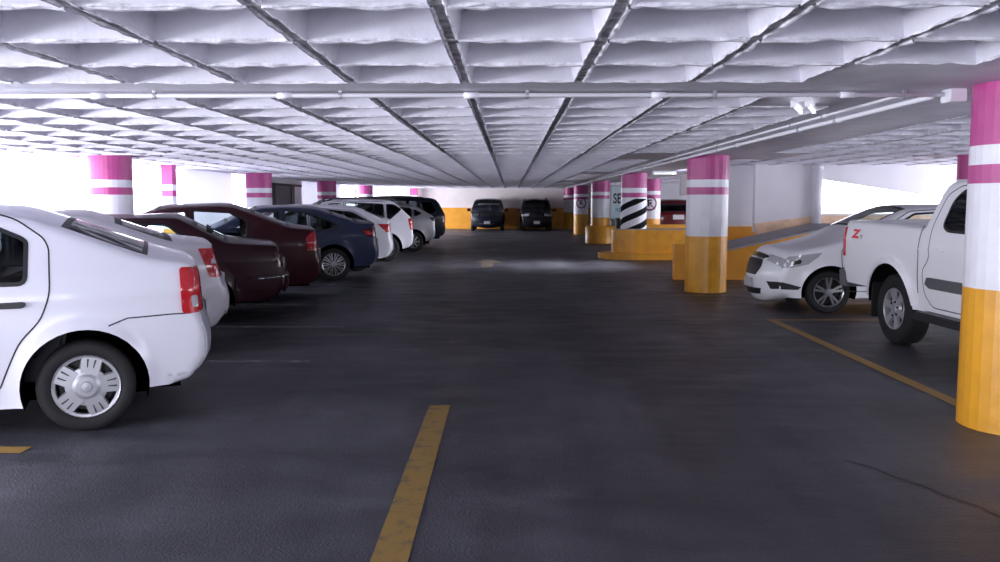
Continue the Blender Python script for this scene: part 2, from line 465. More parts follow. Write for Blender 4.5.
def snap(body, pts):
    pts = [tuple(p) for p in pts]
    ok = pip(pts, body.outline); ln = body.line
    for i, q in enumerate(ok):
        if q: continue
        p = Vector(pts[i]); best = None
        for j in range(len(ln)-1):
            a, b = Vector(ln[j]), Vector(ln[j+1]); d = b-a
            if d.length < 1e-9: continue
            t = max(0, min(1, (p-a).dot(d)/d.length_squared)); c = a+d*t; e = (c-p).length
            if best is None or e < best[0]: best = (e, c)
        if best[0] < .2: pts[i] = tuple(best[1])
    return pts
def side_patch(mb, body, poly, sgn, x0, off=.006, h=.05, wallin=.012):
    h = min(h, .035)
    pl = resample(poly, h); g = []
    xs = [p[0] for p in pl]; zs = [p[1] for p in pl]
    z = min(zs)
    while z < max(zs):
        x = min(xs)
        while x < max(xs): g.append((x, z)); x += h
        z += h
    if g:
        a = np.array(g); k = pip(a, pl) & (dist_poly(a, pl) > h*.3); g = list(map(tuple, a[k]))
    vs, fs = cdt([pl], g); cen = np.array([vs[list(f)].mean(axis=0) for f in fs]); k = pip(cen, pl)
    vs = np.array(snap(body, vs)); pl = snap(body, pl)
    w = body.W(vs)+off
    mb.add([(v[0]-x0, sgn*w[i], v[1]) for i, v in enumerate(vs)], [f for f, q in zip(fs, k) if q])
    wb = body.W(pl); n = len(pl)
    mb.add([(p[0]-x0, sgn*(wb[i]+off), p[1]) for i, p in enumerate(pl)]+[(p[0]-x0, sgn*(wb[i]-wallin), p[1]) for i, p in enumerate(pl)],
           [(i, (i+1) % n, n+(i+1) % n, n+i) for i in range(n)])

def end_patch(mb, body, which, poly, x0, off=.008, h=.05, wallin=.012):
    """poly in (s,z) on the front or rear face"""
    sc = body.Wm
    pl0 = resample([(p[0]*sc, p[1]) for p in poly], h); pl = pl0; g = []
    xs = [p[0] for p in pl]; zs = [p[1] for p in pl]; z = min(zs)
    while z < max(zs):
        x = min(xs)
        while x < max(xs): g.append((x, z)); x += h
        z += h
    if g:
        a = np.array(g); k = pip(a, pl) & (dist_poly(a, pl) > h*.3); g = list(map(tuple, a[k]))
    vs, fs = cdt([pl], g); cen = np.array([vs[list(f)].mean(axis=0) for f in fs]); k = pip(cen, pl)
    def mp(v, o):
        q, nn = body.on_end(which, v[1]); x, y, zz = body.strip_pt(q, nn, max(-1, min(1, v[0]/sc)), o)
        return (x-x0, y, zz)
    mb.add([mp(v, off) for v in vs], [f for f, q in zip(fs, k) if q])
    n = len(pl)
    mb.add([mp(p, off) for p in pl]+[mp(p, -wallin) for p in pl], [(i, (i+1) % n, n+(i+1) % n, n+i) for i in range(n)])

def make_car(name, label, cat, d, loc, rz=0, group=None):
    root = empty(name, loc, rz); tag(root, label, cat, group)
    B = Body(d); x0 = d['L']/2; pm = d['paint']
    gl = d.get('glass', M['glass'])
    doors = d['doors']; wins = [w[0] for w in d['windows']]
    vs, fs, cls = B.sides(doors, wins)
    w = B.W(vs)
    body = MB()
    for sgn in (1, -1):
        V = [(v[0]-x0, sgn*w[i], v[1]) for i, v in enumerate(vs)]
        def take(c, off=0):
            ids = {}; vv = []; ff = []
            for f, k in zip(fs, cls):
                if k != c: continue
                q = []
                for i in f:
                    if i not in ids:
                        ids[i] = len(vv); p = V[i]; vv.append((p[0], p[1]+sgn*off, p[2]))
                    q.append(ids[i])
                ff.append(tuple(q) if sgn < 0 else tuple(q[::-1]))
            return vv, ff
        a, f = take(0); body.add(a, f)
        door_objs = []
        for i, q in enumerate(doors):
            mb = MB(); a, f = take(1+i); mb.add(a, f); mb.m = 1
            ribbon(mb, B, q, sgn, x0, .010)
            do = mb.build('door', [pm, M['seam']], root, True, False); door_objs.append(do)
            if i < len(d.get('handles', [])):
                hx, hz = d['handles'][i]
                hb = MB(); yw = float(B.W([(hx, hz)])[0])
                hp = [(hx-.105-x0, hz-.006), (hx-.09-x0, hz+.018), (hx+.09-x0, hz+.022), (hx+.105-x0, hz), (hx+.08-x0, hz-.02), (hx-.08-x0, hz-.02)]
                hb.prism(hp, 'y', sgn*(yw-.005), sgn*(yw+.028))
                hb.build('door_handle', d.get('handle_mat', pm), do, False, True, .006)
        for i, (q, di) in enumerate(d['windows']):
            mb = MB(); a, f = take(100+i, -.004); mb.add(a, f); mb.m = 1
            ribbon(mb, B, q, sgn, x0, .028, .003)
            gm = d.get('glass_list', {}).get(i, gl)
            mb.build('window', [gm, M['rubber']], door_objs[di] if di is not None else root, True, False)
        # wheel wells
    # strip over the top
    nr = B.normals()
    sv = [-1, -.985, -.95, -.9, -.88, -.7, -.5, -.25, 0, .25, .5, .7, .88, .9, .95, .985, 1]
    rows = [[B.strip_pt(p, nr[i], t) for t in sv] for i, p in enumerate(B.prof)]
    gb = {'windshield': MB(), 'rear_window': MB()}
    nS = len(sv)
    for i in range(len(rows)-1):
        tg = B.prof[i][3].replace('x_', '') if B.prof[i][3] in ('x_windshield', 'x_rear_window') else B.prof[i][3]
        for j in range(nS-1):
            q = [rows[i][j], rows[i][j+1], rows[i+1][j+1], rows[i+1][j]]
            q = [(a[0]-x0, a[1], a[2]) for a in q]
            inner = 2 <= j < nS-3
            if tg in gb and inner:
                edge = B.prof[i-1][3].replace('x_', '') != tg or B.prof[i+1][3].replace('x_', '') != tg
                gb[tg].m = 1 if (edge or j in (2, nS-4)) else 0
                gb[tg].add(q, [(0, 1, 2, 3)])
            else: body.add(q, [(0, 1, 2, 3)])
    def weld(mb, nm, mats):
        me = bpy.data.meshes.new(nm); me.from_pydata(mb.v, [], mb.f)
        for p, i in zip(me.polygons, mb.mi): p.material_index = i
        bm = bmesh.new(); bm.from_mesh(me); bmesh.ops.remove_doubles(bm, verts=bm.verts, dist=.002); bmesh.ops.recalc_face_normals(bm, faces=bm.faces)
        bm.to_mesh(me); bm.free()
        return link(nm, me, mats, root, True)
    # wheel wells and underside belong to the body shell (dark)
    body.m = 1
    W = d['W']
    for xw in (d['xf'], d['xr']):
        for sgn in (1, -1):
            R_, n = d['Ra'], 20
            zs = d['sill']-.02; a1 = math.asin((zs-d['R'])/R_); arc = [(xw+R_*math.cos(a1+(PI-2*a1)*i/n), d['R']+R_*math.sin(a1+(PI-2*a1)*i/n)) for i in range(n+1)]
            wo = B.W(arc, False)
            k = len(arc)
            vv = [(p[0]-x0, sgn*(wo[i]-.003), p[1]) for i, p in enumerate(arc)]+[(p[0]-x0, sgn*(W-.36), p[1]) for p in arc]
            body.add(vv, [(i, i+1, k+i+1, k+i) for i in range(k-1)]+[tuple(range(k, 2*k))])
    sil = d['sill']
    body.box(d['xf']+d['Ra']-x0, d['xr']-d['Ra']-x0, -W+.10, W-.10, sil-.0, sil+.03)
    body.box(.22-x0, d['L']-.22-x0, -W+.37, W-.37, sil+.0, sil+.16)
    weld(body, 'body', [pm, M['void']])
    for tg, mb in gb.items():
        if mb.f:
            me_o = weld(mb, tg, [d.get('glass_list', {}).get(tg, gl), M['rubber']])
    # interior
    if d.get('seats'):
        ib = MB(); fx, rx, sh = d['seats']
        zf = sil+.12
        ib.box(fx-.75-x0, rx+.55-x0, -W+.38, W-.38, zf, zf+.03)
        ib.prism([(fx-.95-x0, d['R']+d['Ra']+.02), (fx-.95-x0, d['belt'][0]-.0), (fx-.62-x0, d['belt'][0]+.02), (fx-.5-x0, d['belt'][0]-.12), (fx-.6-x0, d['R']+d['Ra']+.02)], 'y', -W+.14, W-.14)
        ib.prism([(rx+.45-x0, d['belt'][1]-.10), (rx+.45-x0, d['belt'][1]-.02), (rx+.75-x0, d['belt'][1]-.02), (rx+.75-x0, d['belt'][1]-.10)], 'y', -W+.14, W-.14)
        ib.build('interior_trim', M['interior'], root, False)
        def seat(cx, y0, y1, nm):
            m_ = MB()
            m_.prism([(cx-.28-x0, zf), (cx-.30-x0, zf+.24), (cx+.15-x0, zf+.20), (cx+.32-x0, zf+.20+sh), (cx+.42-x0, zf+.19+sh), (cx+.30-x0, zf)], 'y', y0, y1)
            yc = [(y0+y1)/2] if y1-y0 < .8 else [y0+.28, y1-.28]
            for q in yc:
                m_.prism([(cx+.33-x0, zf+.2+sh), (cx+.36-x0, zf+.40+sh), (cx+.44-x0, zf+.40+sh), (cx+.44-x0, zf+.2+sh)], 'y', q-.12, q+.12)
            m_.build(nm, M['seat'], root, False, True, .03)
        seat(fx, .10, .60, 'seat'); seat(fx, -.60, -.10, 'seat'); seat(rx, -.60, .60, 'rear_seat')
    # lights, grilles, bumpers, trims
    for pt in d.get('patches', []):
        nm, mat = pt['name'], pt['mat']
        for sgn in (1, -1) if pt.get('pair', True) else (1,):
            mb = MB()
            if 'side' in pt: side_patch(mb, B, pt['side'], sgn, x0, pt.get('off', .006), pt.get('h', .06))
            if 'end' in pt:
                which, poly = pt['end']
                pp = [(p[0]*sgn, p[1]) for p in poly]
                end_patch(mb, B, which, pp, x0, pt.get('off', .008), pt.get('h', .06))
            if not pt.get('pair', True) and 'side2' in pt:
                for sg in (1, -1): side_patch(mb, B, pt['side2'], sg, x0, pt.get('off', .006), pt.get('h', .06))
            mats = [mat]
            if 'line' in pt:
                mb.m = 1; mats.append(M['seam']); ribbon(mb, B, pt['line'], sgn, x0, .009, pt.get('off', .006)+.002, False)
            mb.build(nm, mats, root, True, True)
            if nm == 'bumper' and pt.get('pair', True): pass
    for (which, z, s_, hw, hh) in d.get('plates', []):
        q, nn = B.on_end(which, z); c = B.strip_pt(q, nn, s_, .02)
        m_ = MB(); m_.box(c[0]-x0-.012, c[0]-x0+.012, c[1]-hw, c[1]+hw, c[2]-hh, c[2]+hh); m_.build('license_plate', M['plate'], root)
    for (x, z) in d.get('mirrors', []):
        for sgn in (1, -1):
            yw = float(B.W([(x, z)])[0]); m_ = MB()
            m_.prism([(x-.10-x0, z+.02), (x-.07-x0, z+.14), (x+.06-x0, z+.15), (x+.07-x0, z+.01), (x+.0-x0, z-.02)], 'y', sgn*(yw+.03), sgn*(yw+.22))
            m_.box(x-.03-x0, x+.03-x0, min(sgn*(yw-.03), sgn*(yw+.05)), max(sgn*(yw-.03), sgn*(yw+.05)), z, z+.05)
            m_.build('side_mirror', d.get('mirror_mat', pm), root, False, True, .012)
    for e in d.get('extras', []): e(root, B, x0)
    for xw in (d['xf'], d['xr']):
        for sgn in (1, -1):
            make_wheel(root, xw-x0, sgn*(W-d.get('win', .03)-d['tw']/2), sgn, d['R'], d['tw'], d['rim'], d.get('rim_mat', M['alloy']), d.get('rimR'))
    return root

# ------------------------------------------------------------------ body recipes
def sedan(L=4.4, W=.87, H=1.48, hood=.80, cowl=(1.25, 1.0), ws=(2.05, 1.43), roof_mid=2.55, roof_end=(3.15, 1.42), rw=(3.80, 1.10), deck=(4.25, 1.08),
          xf=.85, wb=2.60, R=.31, belt=(.88, .96), bx=2.45, cwin=None, paint=None, deep=.0, tail_z=(.78, 1.02), sill=.22, **kw):
    xr = xf+wb; bulge_f = kw.pop('bulge_f', .17); bulge_r = kw.pop('bulge_r', .10); lean = kw.pop('lean', .03); cend = kw.pop('cend', 0)
    f0 = bulge_f-.02; r0 = L-bulge_r
    prof = [(f0+.14, .21, .10, 'front'), (f0+.02, .27, bulge_f, 'front'), (f0, .46, bulge_f, 'front'), (f0+.03, .62, bulge_f*.95, 'front'),
            (f0+.12, hood-.07, bulge_f*.7, 'front'), (f0+.24, hood, .06, 'hood'), (f0+.6, hood+(cowl[1]-hood)*.55, .05, 'hood'), (cowl[0], cowl[1], .07, 'windshield'),
            (ws[0], ws[1], .055, 'roof'), (roof_mid, H-.035, .035, 'roof'), (roof_end[0], roof_end[1], .06, 'rear_window'), (rw[0], rw[1], .075, 'trunk'),
            (deck[0], deck[1], .035, 'rear'), (r0-.01-lean, deck[1]-.05, bulge_r*.8, 'rear'), (r0-.02, .72, bulge_r, 'rear'), (r0+.02, .62, bulge_r, 'rear'), (r0+.02, .45, bulge_r, 'rear'), (r0-.09, .30, bulge_r*.6, 'rear'), (r0-.2, .27, .02, 'rear')]
    zb = lambda x: belt[0]+(belt[1]-belt[0])*x/L
    wz = .025
    cw = cwin or (rw[0]-.42, None)
    if cwin is None:
        # greenhouse outline follows the pillars
        def lerp(a, b, t): return (a[0]+(b[0]-a[0])*t, a[1]+(b[1]-a[1])*t)
        A = (cowl[0]+.32, zb(cowl[0])+wz+.06); At = (ws[0]+.10, ws[1]-.075); Mt = (roof_mid, H-.105)
        Ct = (roof_end[0]-.12-cend*.6, roof_end[1]-.095+cend*.03); C = (rw[0]-.38-cend, zb(rw[0])+wz+.10+cend*.3); Cb = (rw[0]-.45-cend*.9, zb(rw[0])+wz+.02)
        gh = [A, At, Mt, Ct, C, Cb]
    else: gh = cwin
    wf = round_poly(clip_x(gh, bx-.05, True), .04); wr_ = round_poly(clip_x(gh, bx+.05, False), .05)
    top = max(p[1] for p in gh)
    # doors: front and rear
    zs = sill+.07
    fd = [(cowl[0]-.02, zs+.03), (cowl[0]-.06, zb(1)-.02), (gh[0][0]-.10, gh[0][1]+.01), (gh[1][0]-.06, gh[1][1]+.035), (bx, top+.04), (bx, zs)]
    lastx = max(p[0] for p in gh)
    ax = xr-kw.get('Ra', R+.075)-.05
    rd = kw.pop('rear_door', None) or [(bx+.012, zs), (bx+.012, top+.038), (gh[-3][0]+.02, gh[-3][1]+.04), (gh[-2][0]+.06, gh[-2][1]+.0), (gh[-1][0]+.07, zb(lastx)-.12), (xr-.20, R+.42), (ax+.02, R+.18), (ax-.06, zs)]
    fd = round_poly(fd, .05, 3); rd = round_poly(rd, .06, 3)
    d = dict(L=L, W=W, prof=prof, belt=belt, xf=xf, xr=xr, R=R, Ra=R+.075, sill=sill, tw=.19, rim='alloy', paint=paint, doors=[fd, rd], windows=[(wf, 0), (wr_, 1)],
             handles=[(bx-.17, zb(bx)-.08), (xr-.32, zb(xr)-.07)], mirrors=[(cowl[0]+.42, zb(cowl[0])+.02)], seats=(2.05, 2.95, .50))
    r_ = r0
    d['patches'] = [
        dict(name='headlight', mat=M['clear_lens'], side=[(f0+.10, hood-.17), (f0+.02, hood-.10), (f0+.14, hood-.055), (f0+.50, hood-.01), (f0+.42, hood-.09)], end=('front', [(.55, hood-.18), (.55, hood-.06), (1, hood-.07), (1, hood-.17)])),
        dict(name='grille', mat=M['plastic'], pair=False, end=('front', [(-.45, hood-.15), (-.5, hood-.06), (.5, hood-.06), (.45, hood-.15)])),
        dict(name='tail_light', mat=M['red_lens'], side=[(r_-.24, tail_z[1]-.03), (r_-.05, tail_z[1]+.0), (r_+.05, tail_z[1]), (r_+.05, tail_z[0]), (r_-.12, tail_z[0])], end=('rear', [(.62, tail_z[0]), (.55, tail_z[1]), (1, tail_z[1]), (1, tail_z[0])])),
    ]
    d['plates'] = [('rear', .68, 0, .16, .075), ('front', .42, 0, .16, .075)]
    d.update(kw)
    return d

def suv(L=4.4, W=.90, H=1.68, hood=.98, cowl=(1.25, 1.12), ws=(2.0, 1.58), roof_mid=2.7, roof_end=(4.0, 1.60), rw=(4.28, 1.12), xf=.88, wb=2.65, R=.345,
        belt=(1.0, 1.08), bx=2.45, paint=None, sill=.26, tail_z=(.85, 1.12), gh_end=None, **kw):
    xr = xf+wb; bf = kw.pop('bulge_f', .16); br = kw.pop('bulge_r', .08); f0 = bf-.02; r0 = L-br
    prof = [(f0+.14, .26, .10, 'front'), (f0+.02, .32, bf, 'front'), (f0, .55, bf, 'front'), (f0+.03, hood-.22, bf*.95, 'front'), (f0+.10, hood-.06, bf*.7, 'front'),
            (f0+.24, hood, .05, 'hood'), (f0+.7, hood+(cowl[1]-hood)*.6, .05, 'hood'), (cowl[0], cowl[1], .07, 'windshield'), (ws[0], ws[1], .05, 'roof'), (roof_mid, H-.03, .03, 'roof'),
            (roof_end[0], roof_end[1], .04, 'rear_window'), (rw[0], rw[1], br, 'rear'), (r0, rw[1]-.08, br, 'rear'), (r0, .74, br, 'rear'), (r0+.02, .66, br, 'rear'), (r0, .46, br, 'rear'), (r0-.1, .36, .04, 'rear'), (r0-.22, .33, .02, 'rear')]
    zb = lambda x: belt[0]+(belt[1]-belt[0])*x/L
    A = (cowl[0]+.30, zb(cowl[0])+.08); At = (ws[0]+.08, ws[1]-.08); Mt = (roof_mid, H-.12)
    ge = gh_end or [(roof_end[0]-.22, roof_end[1]-.11), (rw[0]-.30, zb(L)+.14), (rw[0]-.5, zb(L)+.03)]
    gh = [A, At, Mt]+ge
    qx = xr-.02
    wf = round_poly(clip_x(gh, bx-.05, True), .04); mid = round_poly(clip_x(clip_x(gh, bx+.05, False), qx-.04, True), .04); q = round_poly(clip_x(gh, qx+.04, False), .04)
    zs = sill+.08; top = H-.12; ax = xr-(R+.08)-.05
    fd = round_poly([(cowl[0]-.02, zs+.03), (cowl[0]-.06, zb(1)-.02), (A[0]-.10, A[1]), (At[0]-.06, At[1]+.035), (bx, top+.04), (bx, zs)], .05, 3)
    rd = round_poly([(bx+.012, zs), (bx+.012, top+.04), (qx, top+.03), (qx, zb(xr)-.1), (xr-.2, R+.44), (ax+.02, R+.2), (ax-.06, zs)], .06, 3)
    d = dict(L=L, W=W, prof=prof, belt=belt, xf=xf, xr=xr, R=R, Ra=R+.08, sill=sill, tw=.21, rim='alloy', paint=paint, doors=[fd, rd], windows=[(wf, 0), (mid, 1), (q, None)],
             handles=[(bx-.17, zb(bx)-.09), (xr-.34, zb(xr)-.08)], mirrors=[(cowl[0]+.42, zb(cowl[0])+.02)], seats=(2.05, 2.95, .56), th=.26, r=.08,
             glass_list={1: M['glass_mid'], 2: M['glass_dark'], 'rear_window': M['glass_mid']})
    d['patches'] = [
        dict(name='headlight', mat=M['clear_lens'], side=[(f0+.10, hood-.22), (f0+.02, hood-.12), (f0+.14, hood-.07), (f0+.42, hood-.04), (f0+.34, hood-.14)], end=('front', [(.6, hood-.22), (.58, hood-.09), (1, hood-.10), (1, hood-.2)])),
        dict(name='grille', mat=M['plastic'], pair=False, end=('front', [(-.5, hood-.26), (-.52, hood-.09), (.52, hood-.09), (.5, hood-.26)])),
        dict(name='tail_light', mat=M['red_lens'], side=[(r0-.16, tail_z[1]-.02), (r0-.02, tail_z[1]), (r0+.05, tail_z[1]), (r0+.05, tail_z[0]), (r0-.08, tail_z[0])], end=('rear', [(.74, tail_z[0]), (.74, tail_z[1]), (1, tail_z[1]), (1, tail_z[0])])),
    ]
    d['plates'] = [('rear', .80, 0, .16, .075), ('front', .48, 0, .16, .075)]
    d.update(kw)
    return d


# ================================================================== THE PLACE
CX, CL = 3.41, -6.95                      # the two column lines
DY, DX = .73, .74
COLY = [6.05+12*DY*k for k in range(6)]
ZR, ZC = 2.34, 2.66                       # rib underside, coffer top
X0, X1, Y0, Y1 = -7.9, 11.2, -4.2, 49.75

# floor
def build_floor():
    mb = MB(); mb.box(X0, X1, Y0, Y1, -.25, 0)
    fl = struct(mb.build('floor', M['asphalt']))
    def line(name, mat, pts, lab):
        m_ = MB(); n = len(pts); m_.add([(p[0], p[1], .004) for p in pts], [tuple(range(n))])
        o = m_.build(name, mat, fl, fix=False); o['label'] = lab; return o
    q = lambda xa, xb, ya, yb: [(xa, ya), (xb, ya), (xb, yb), (xa, yb)]
    line('painted_line', M['yellow_line'], [(-.60, 2.6), (-.435, 2.6), (-.455, 6.38), (-.615, 6.36)], 'worn yellow stripe down the middle of the lane')
    line('painted_line', M['yellow_line2'], q(3.39, 3.51, 6.2, 11.25), 'yellow line along the column row')
    line('painted_line', M['yellow_line2'], q(3.5, 5.2, 11.1, 11.2), 'yellow bay line behind the pickup')
    line('painted_line', M['yellow_line2'], q(-5.4, -3.03, 5.10, 5.24), 'orange bay line in front of the nearest white sedan')
    for (xa, xb, y) in ((-4.6, -1.95, 8.15), (-4.6, -2.05, 10.45), (-4.8, -2.2, 12.75), (-4.8, -1.7, 15.9)):
        line('painted_line', M['white_line'], q(xa, xb, y-.05, y+.05), 'faded pale bay line')
    a = [(-.72, 20.2), (-.42, 20.2), (-.42, 21.6), (-.18, 21.6), (-.57, 23.4), (-.96, 21.6), (-.72, 21.6)]
    line('painted_arrow', M['arrow'], a, 'faded tan arrow in the lane')
    # a wandering crack near the right column
    m_ = MB(); p = [(2.02, 5.02), (2.13, 4.86), (2.18, 4.70), (2.27, 4.55), (2.30, 4.40), (2.40, 4.24), (2.42, 4.10), (2.53, 3.95), (2.60, 3.8)]
    for i in range(len(p)-1):
        a, b = Vector(p[i]), Vector(p[i+1]); t = (b-a).normalized()*.007
        m_.add([(a.x-t.y, a.y+t.x, .003), (a.x+t.y, a.y-t.x, .003), (b.x+t.y, b.y-t.x, .003), (b.x-t.y, b.y+t.x, .003)], [(0, 1, 2, 3)])
    m_.build('floor_crack', M['black'], fl, fix=False)
build_floor()

# waffle ceiling: one slab, coffers with sloping cheeks, rough lips of the formwork
def build_ceiling():
    mb = MB(); lip = MB(); rnd = random.Random(3)
    kx0, kx1 = -10, 15; ky0, ky1 = -14, 60
    gx = lambda k: -.29+DX*k
    gy = lambda k: 6.05+DY*(k-.5)
    solid_rows = {0}; head_rows = [12*k for k in range(-1, 6)]       # cell between gy(k) and gy(k+1) centred on a column row
    rb = .036
    for i in range(kx0, kx1):
        for j in range(ky0, ky1):
            xa, xb, ya, yb = gx(i), gx(i+1), gy(j), gy(j+1)
            row = j in solid_rows
            strip = i in (4, 5)
            head = (i in (3, 4, 5, 6)) and any(abs(j-r) <= 1 for r in head_rows)
            if row or strip or head:
                mb.m = 0; mb.add([(xa, ya, ZR), (xa, yb, ZR), (xb, yb, ZR), (xb, ya, ZR)], [(0, 1, 2, 3)]); continue
            a, b, c, d = xa+rb, xb-rb, ya+rb*.7, yb-rb*.7
            t = .075
            a2, b2, c2, d2 = a+t, b-t, c+t, d-t
            o = [(xa, ya, ZR), (xb, ya, ZR), (xb, yb, ZR), (xa, yb, ZR)]; n = [(a, c, ZR), (b, c, ZR), (b, d, ZR), (a, d, ZR)]
            u = [(a2, c2, ZC), (b2, c2, ZC), (b2, d2, ZC), (a2, d2, ZC)]
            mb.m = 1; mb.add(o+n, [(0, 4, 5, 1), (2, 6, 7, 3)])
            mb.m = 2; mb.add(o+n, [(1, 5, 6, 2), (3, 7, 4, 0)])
            mb.m = 0; mb.add(n+u, [(0, 4, 5, 1), (1, 5, 6, 2), (2, 6, 7, 3), (3, 7, 4, 0), (4, 7, 6, 5)])
            if ya < 13:
                # ragged lips left by the forms round each coffer
                N = 9 if ya < 7 else 4
                for (p, q) in ((n[0], n[1]), (n[1], n[2]), (n[2], n[3]), (n[3], n[0])):
                    P0, Q0 = Vector(p), Vector(q); dd = (Q0-P0).normalized(); s_ = Vector((-dd.y, dd.x, 0))
                    vs = []
                    for k in range(N+1):
                        c_ = P0.lerp(Q0, k/N); hgt = .006+.014*rnd.random(); w = .006+.006*rnd.random()
                        vs += [c_+s_*.004, c_+s_*.002+Vector((0, 0, -hgt)), c_-s_*w+Vector((0, 0, -hgt*.8)), c_-s_*(w+.006)]
                    fs = []
                    for k in range(N):
                        for m in range(3): fs.append((4*k+m, 4*k+m+1, 4*k+4+m+1, 4*k+4+m))
                    mb.m = 1; mb.add(vs, fs)
    mb.m = 0
    mb.box(gx(kx0)-.4, gx(kx1)+.1, gy(ky0)-.3, gy(ky1)+.2, ZC+.01, ZC+.25)
    mb.box(gx(kx0)-.4, gx(kx0), gy(ky0)-.3, gy(ky1)+.2, ZR, ZC+.01)     # edge beam on the open side
    ce = struct(mb.build('ceiling', [M['ceil'], M['rib'], M['rib_dirty']], fix=False))
    return ce
build_ceiling()

# painted columns -----------------------------------------------------------
PAINT = [(0, 'y'), (.965, 'w'), (1.675, 'p'), (1.80, 'w'), (1.93, 'p'), (ZR+.02, None)]
def col_shaft(R, seed, stripes=False, n=30, bump=.004, zbase=0):
    rnd = random.Random(seed); mb = MB(); mi = {'y': 1 if stripes else 2, 'w': 1, 'p': 0}
    zs = [p[0] for p in PAINT]; zs[0] = zbase
    off = [R*(1+rnd.uniform(-bump, bump)) for _ in range(n)]
    for k in range(len(zs)-1):
        mb.m = mi[PAINT[k][1]]
        for i in range(n):
            j = (i+1) % n; a, b = 2*PI*i/n, 2*PI*j/n
            mb.add([(off[i]*math.cos(a), off[i]*math.sin(a), zs[k]), (off[j]*math.cos(b), off[j]*math.sin(b), zs[k]), (off[j]*math.cos(b), off[j]*math.sin(b), zs[k+1]), (off[i]*math.cos(a), off[i]*math.sin(a), zs[k+1])], [(0, 1, 2, 3)])
    if stripes:
        mb.m = 3
        for k in range(-1, 5):
            N = 48
            for i in range(N):
                a, b = 2*PI*i/N, 2*PI*(i+1)/N
                za, zb_ = .36*k+.30*a/1.57*.78-.2, .36*k+.30*b/1.57*.78-.2
                lo, hi = .82, 1.64; h = .17
                q = [max(lo, min(hi, z)) for z in (za, zb_, zb_+h, za+h)]
                if q[2]-q[1] < .004 and q[3]-q[0] < .004: continue
                r = R*1.008; a_, b_ = a+PI, b+PI
                mb.add([(r*math.cos(a_), r*math.sin(a_), q[0]), (r*math.cos(b_), r*math.sin(b_), q[1]), (r*math.cos(b_), r*math.sin(b_), q[2]), (r*math.cos(a_), r*math.sin(a_), q[3])], [(0, 1, 2, 3)])
    return mb
CM = [M['pink'], M['cwhite'], M['cyellow'], M['black_paint']]
def bend(vs, R, z, face): return [((R)*math.cos(face+v[0]/R), R*math.sin(face+v[0]/R), z+v[1]) for v in vs]
def emblem(parent, R, z, face, r=.26):
    mb = MB(); n = 36
    vs = [(k*math.cos(2*PI*i/n), k*math.sin(2*PI*i/n)) for k in (r*.76, r) for i in range(n)]
    mb.add(bend(vs, R*1.012, z, face), [(i, (i+1) % n, n+(i+1) % n, n+i) for i in range(n)])
    b = []
    N = 8
    for i in range(N+1):
        t = -1+2*i/N; b += [(t*r*.8-r*.04, -t*r*.8-r*.04), (t*r*.8+r*.04, -t*r*.8+r*.04)]
    mb.add(bend(b, R*1.014, z, face), [(2*i, 2*i+1, 2*i+3, 2*i+2) for i in range(N)])
    mb.m = 1
    tv, tf = text_mesh('E', r*1.3)
    mb.add(bend([(v.x, v.y) for v in tv], R*1.010, z, face), tf)
    o = mb.build('no_parking_emblem', [P('emblem purple', (.20, .02, .09), .5) if 'ep' not in M else M['ep'], M['black_paint']], parent, fix=False)
    o['label'] = 'round no parking emblem with a slashed letter E'
def column(x, y, R, label, seed, stripes=False, emb=None, group=None, name='painted_pillar', sq=False, zbase=0):
    root = empty(name, (x, y, 0)); tag(root, label, 'column', group or 'painted columns')
    if sq: mb = col_shaft(R, seed, n=4, bump=0)
    else: mb = col_shaft(R, seed, stripes, zbase=zbase)
    o = mb.build('shaft', CM, root, fix=False)
    if sq: o.rotation_euler.z = PI/4
    if emb is not None: emblem(root, R, 1.50, emb)
    return root
M['ep'] = P('emblem purple', (.20, .02, .09), .5)
RC = .355
column(CX+.10, COLY[0]-.2, RC, 'nearest painted column at the right edge, magenta white and yellow', 11)
column(CX, COLY[1], RC, 'painted column standing left of the parked white sedan nose', 12)
column(CX, COLY[2], RC, 'column with black and white diagonal stripes inside the yellow island', 13, True, zbase=.815)
c4 = column(CX, COLY[3], RC, 'painted column on a round yellow drum base left of the pale sign', 14)
mb = MB(); mb.lathe([(0, .56), (.60, .56), (.66, .52), (.66, RC*.9)], 40, 'z'); mb.build('drum_base', M['cyellow'], c4, True)
column(CX, COLY[4], RC, 'far right-row column bearing a round no parking emblem', 15, emb=-PI/2-.05)
column(CX, COLY[5]-1.0, RC, 'farthest right-row column against the back wall', 16)
column(4.92, 30.0, RC, 'column with a round emblem behind the striped column', 17, emb=-PI/2-.22)
column(7.95, 14.6, .34, 'magenta column behind the pickup cab', 18)
for k, lab in ((1, 'left-row column glowing in daylight above the nearest maroon sedan'), (2, 'left-row column left of the grey door'),
               (3, 'shaded left-row column just right of the grey door'), (4, 'left-row column above the white sport utility roof')):
    column(CL, COLY[k], RC, lab, 20+k)
column(-7.45, 18.6, .17, 'slim square painted pillar on the bright open side', 31, sq=True)
column(-5.55, 49.2, .30, 'square reddish pillar at the left of the back wall', 32, sq=True)

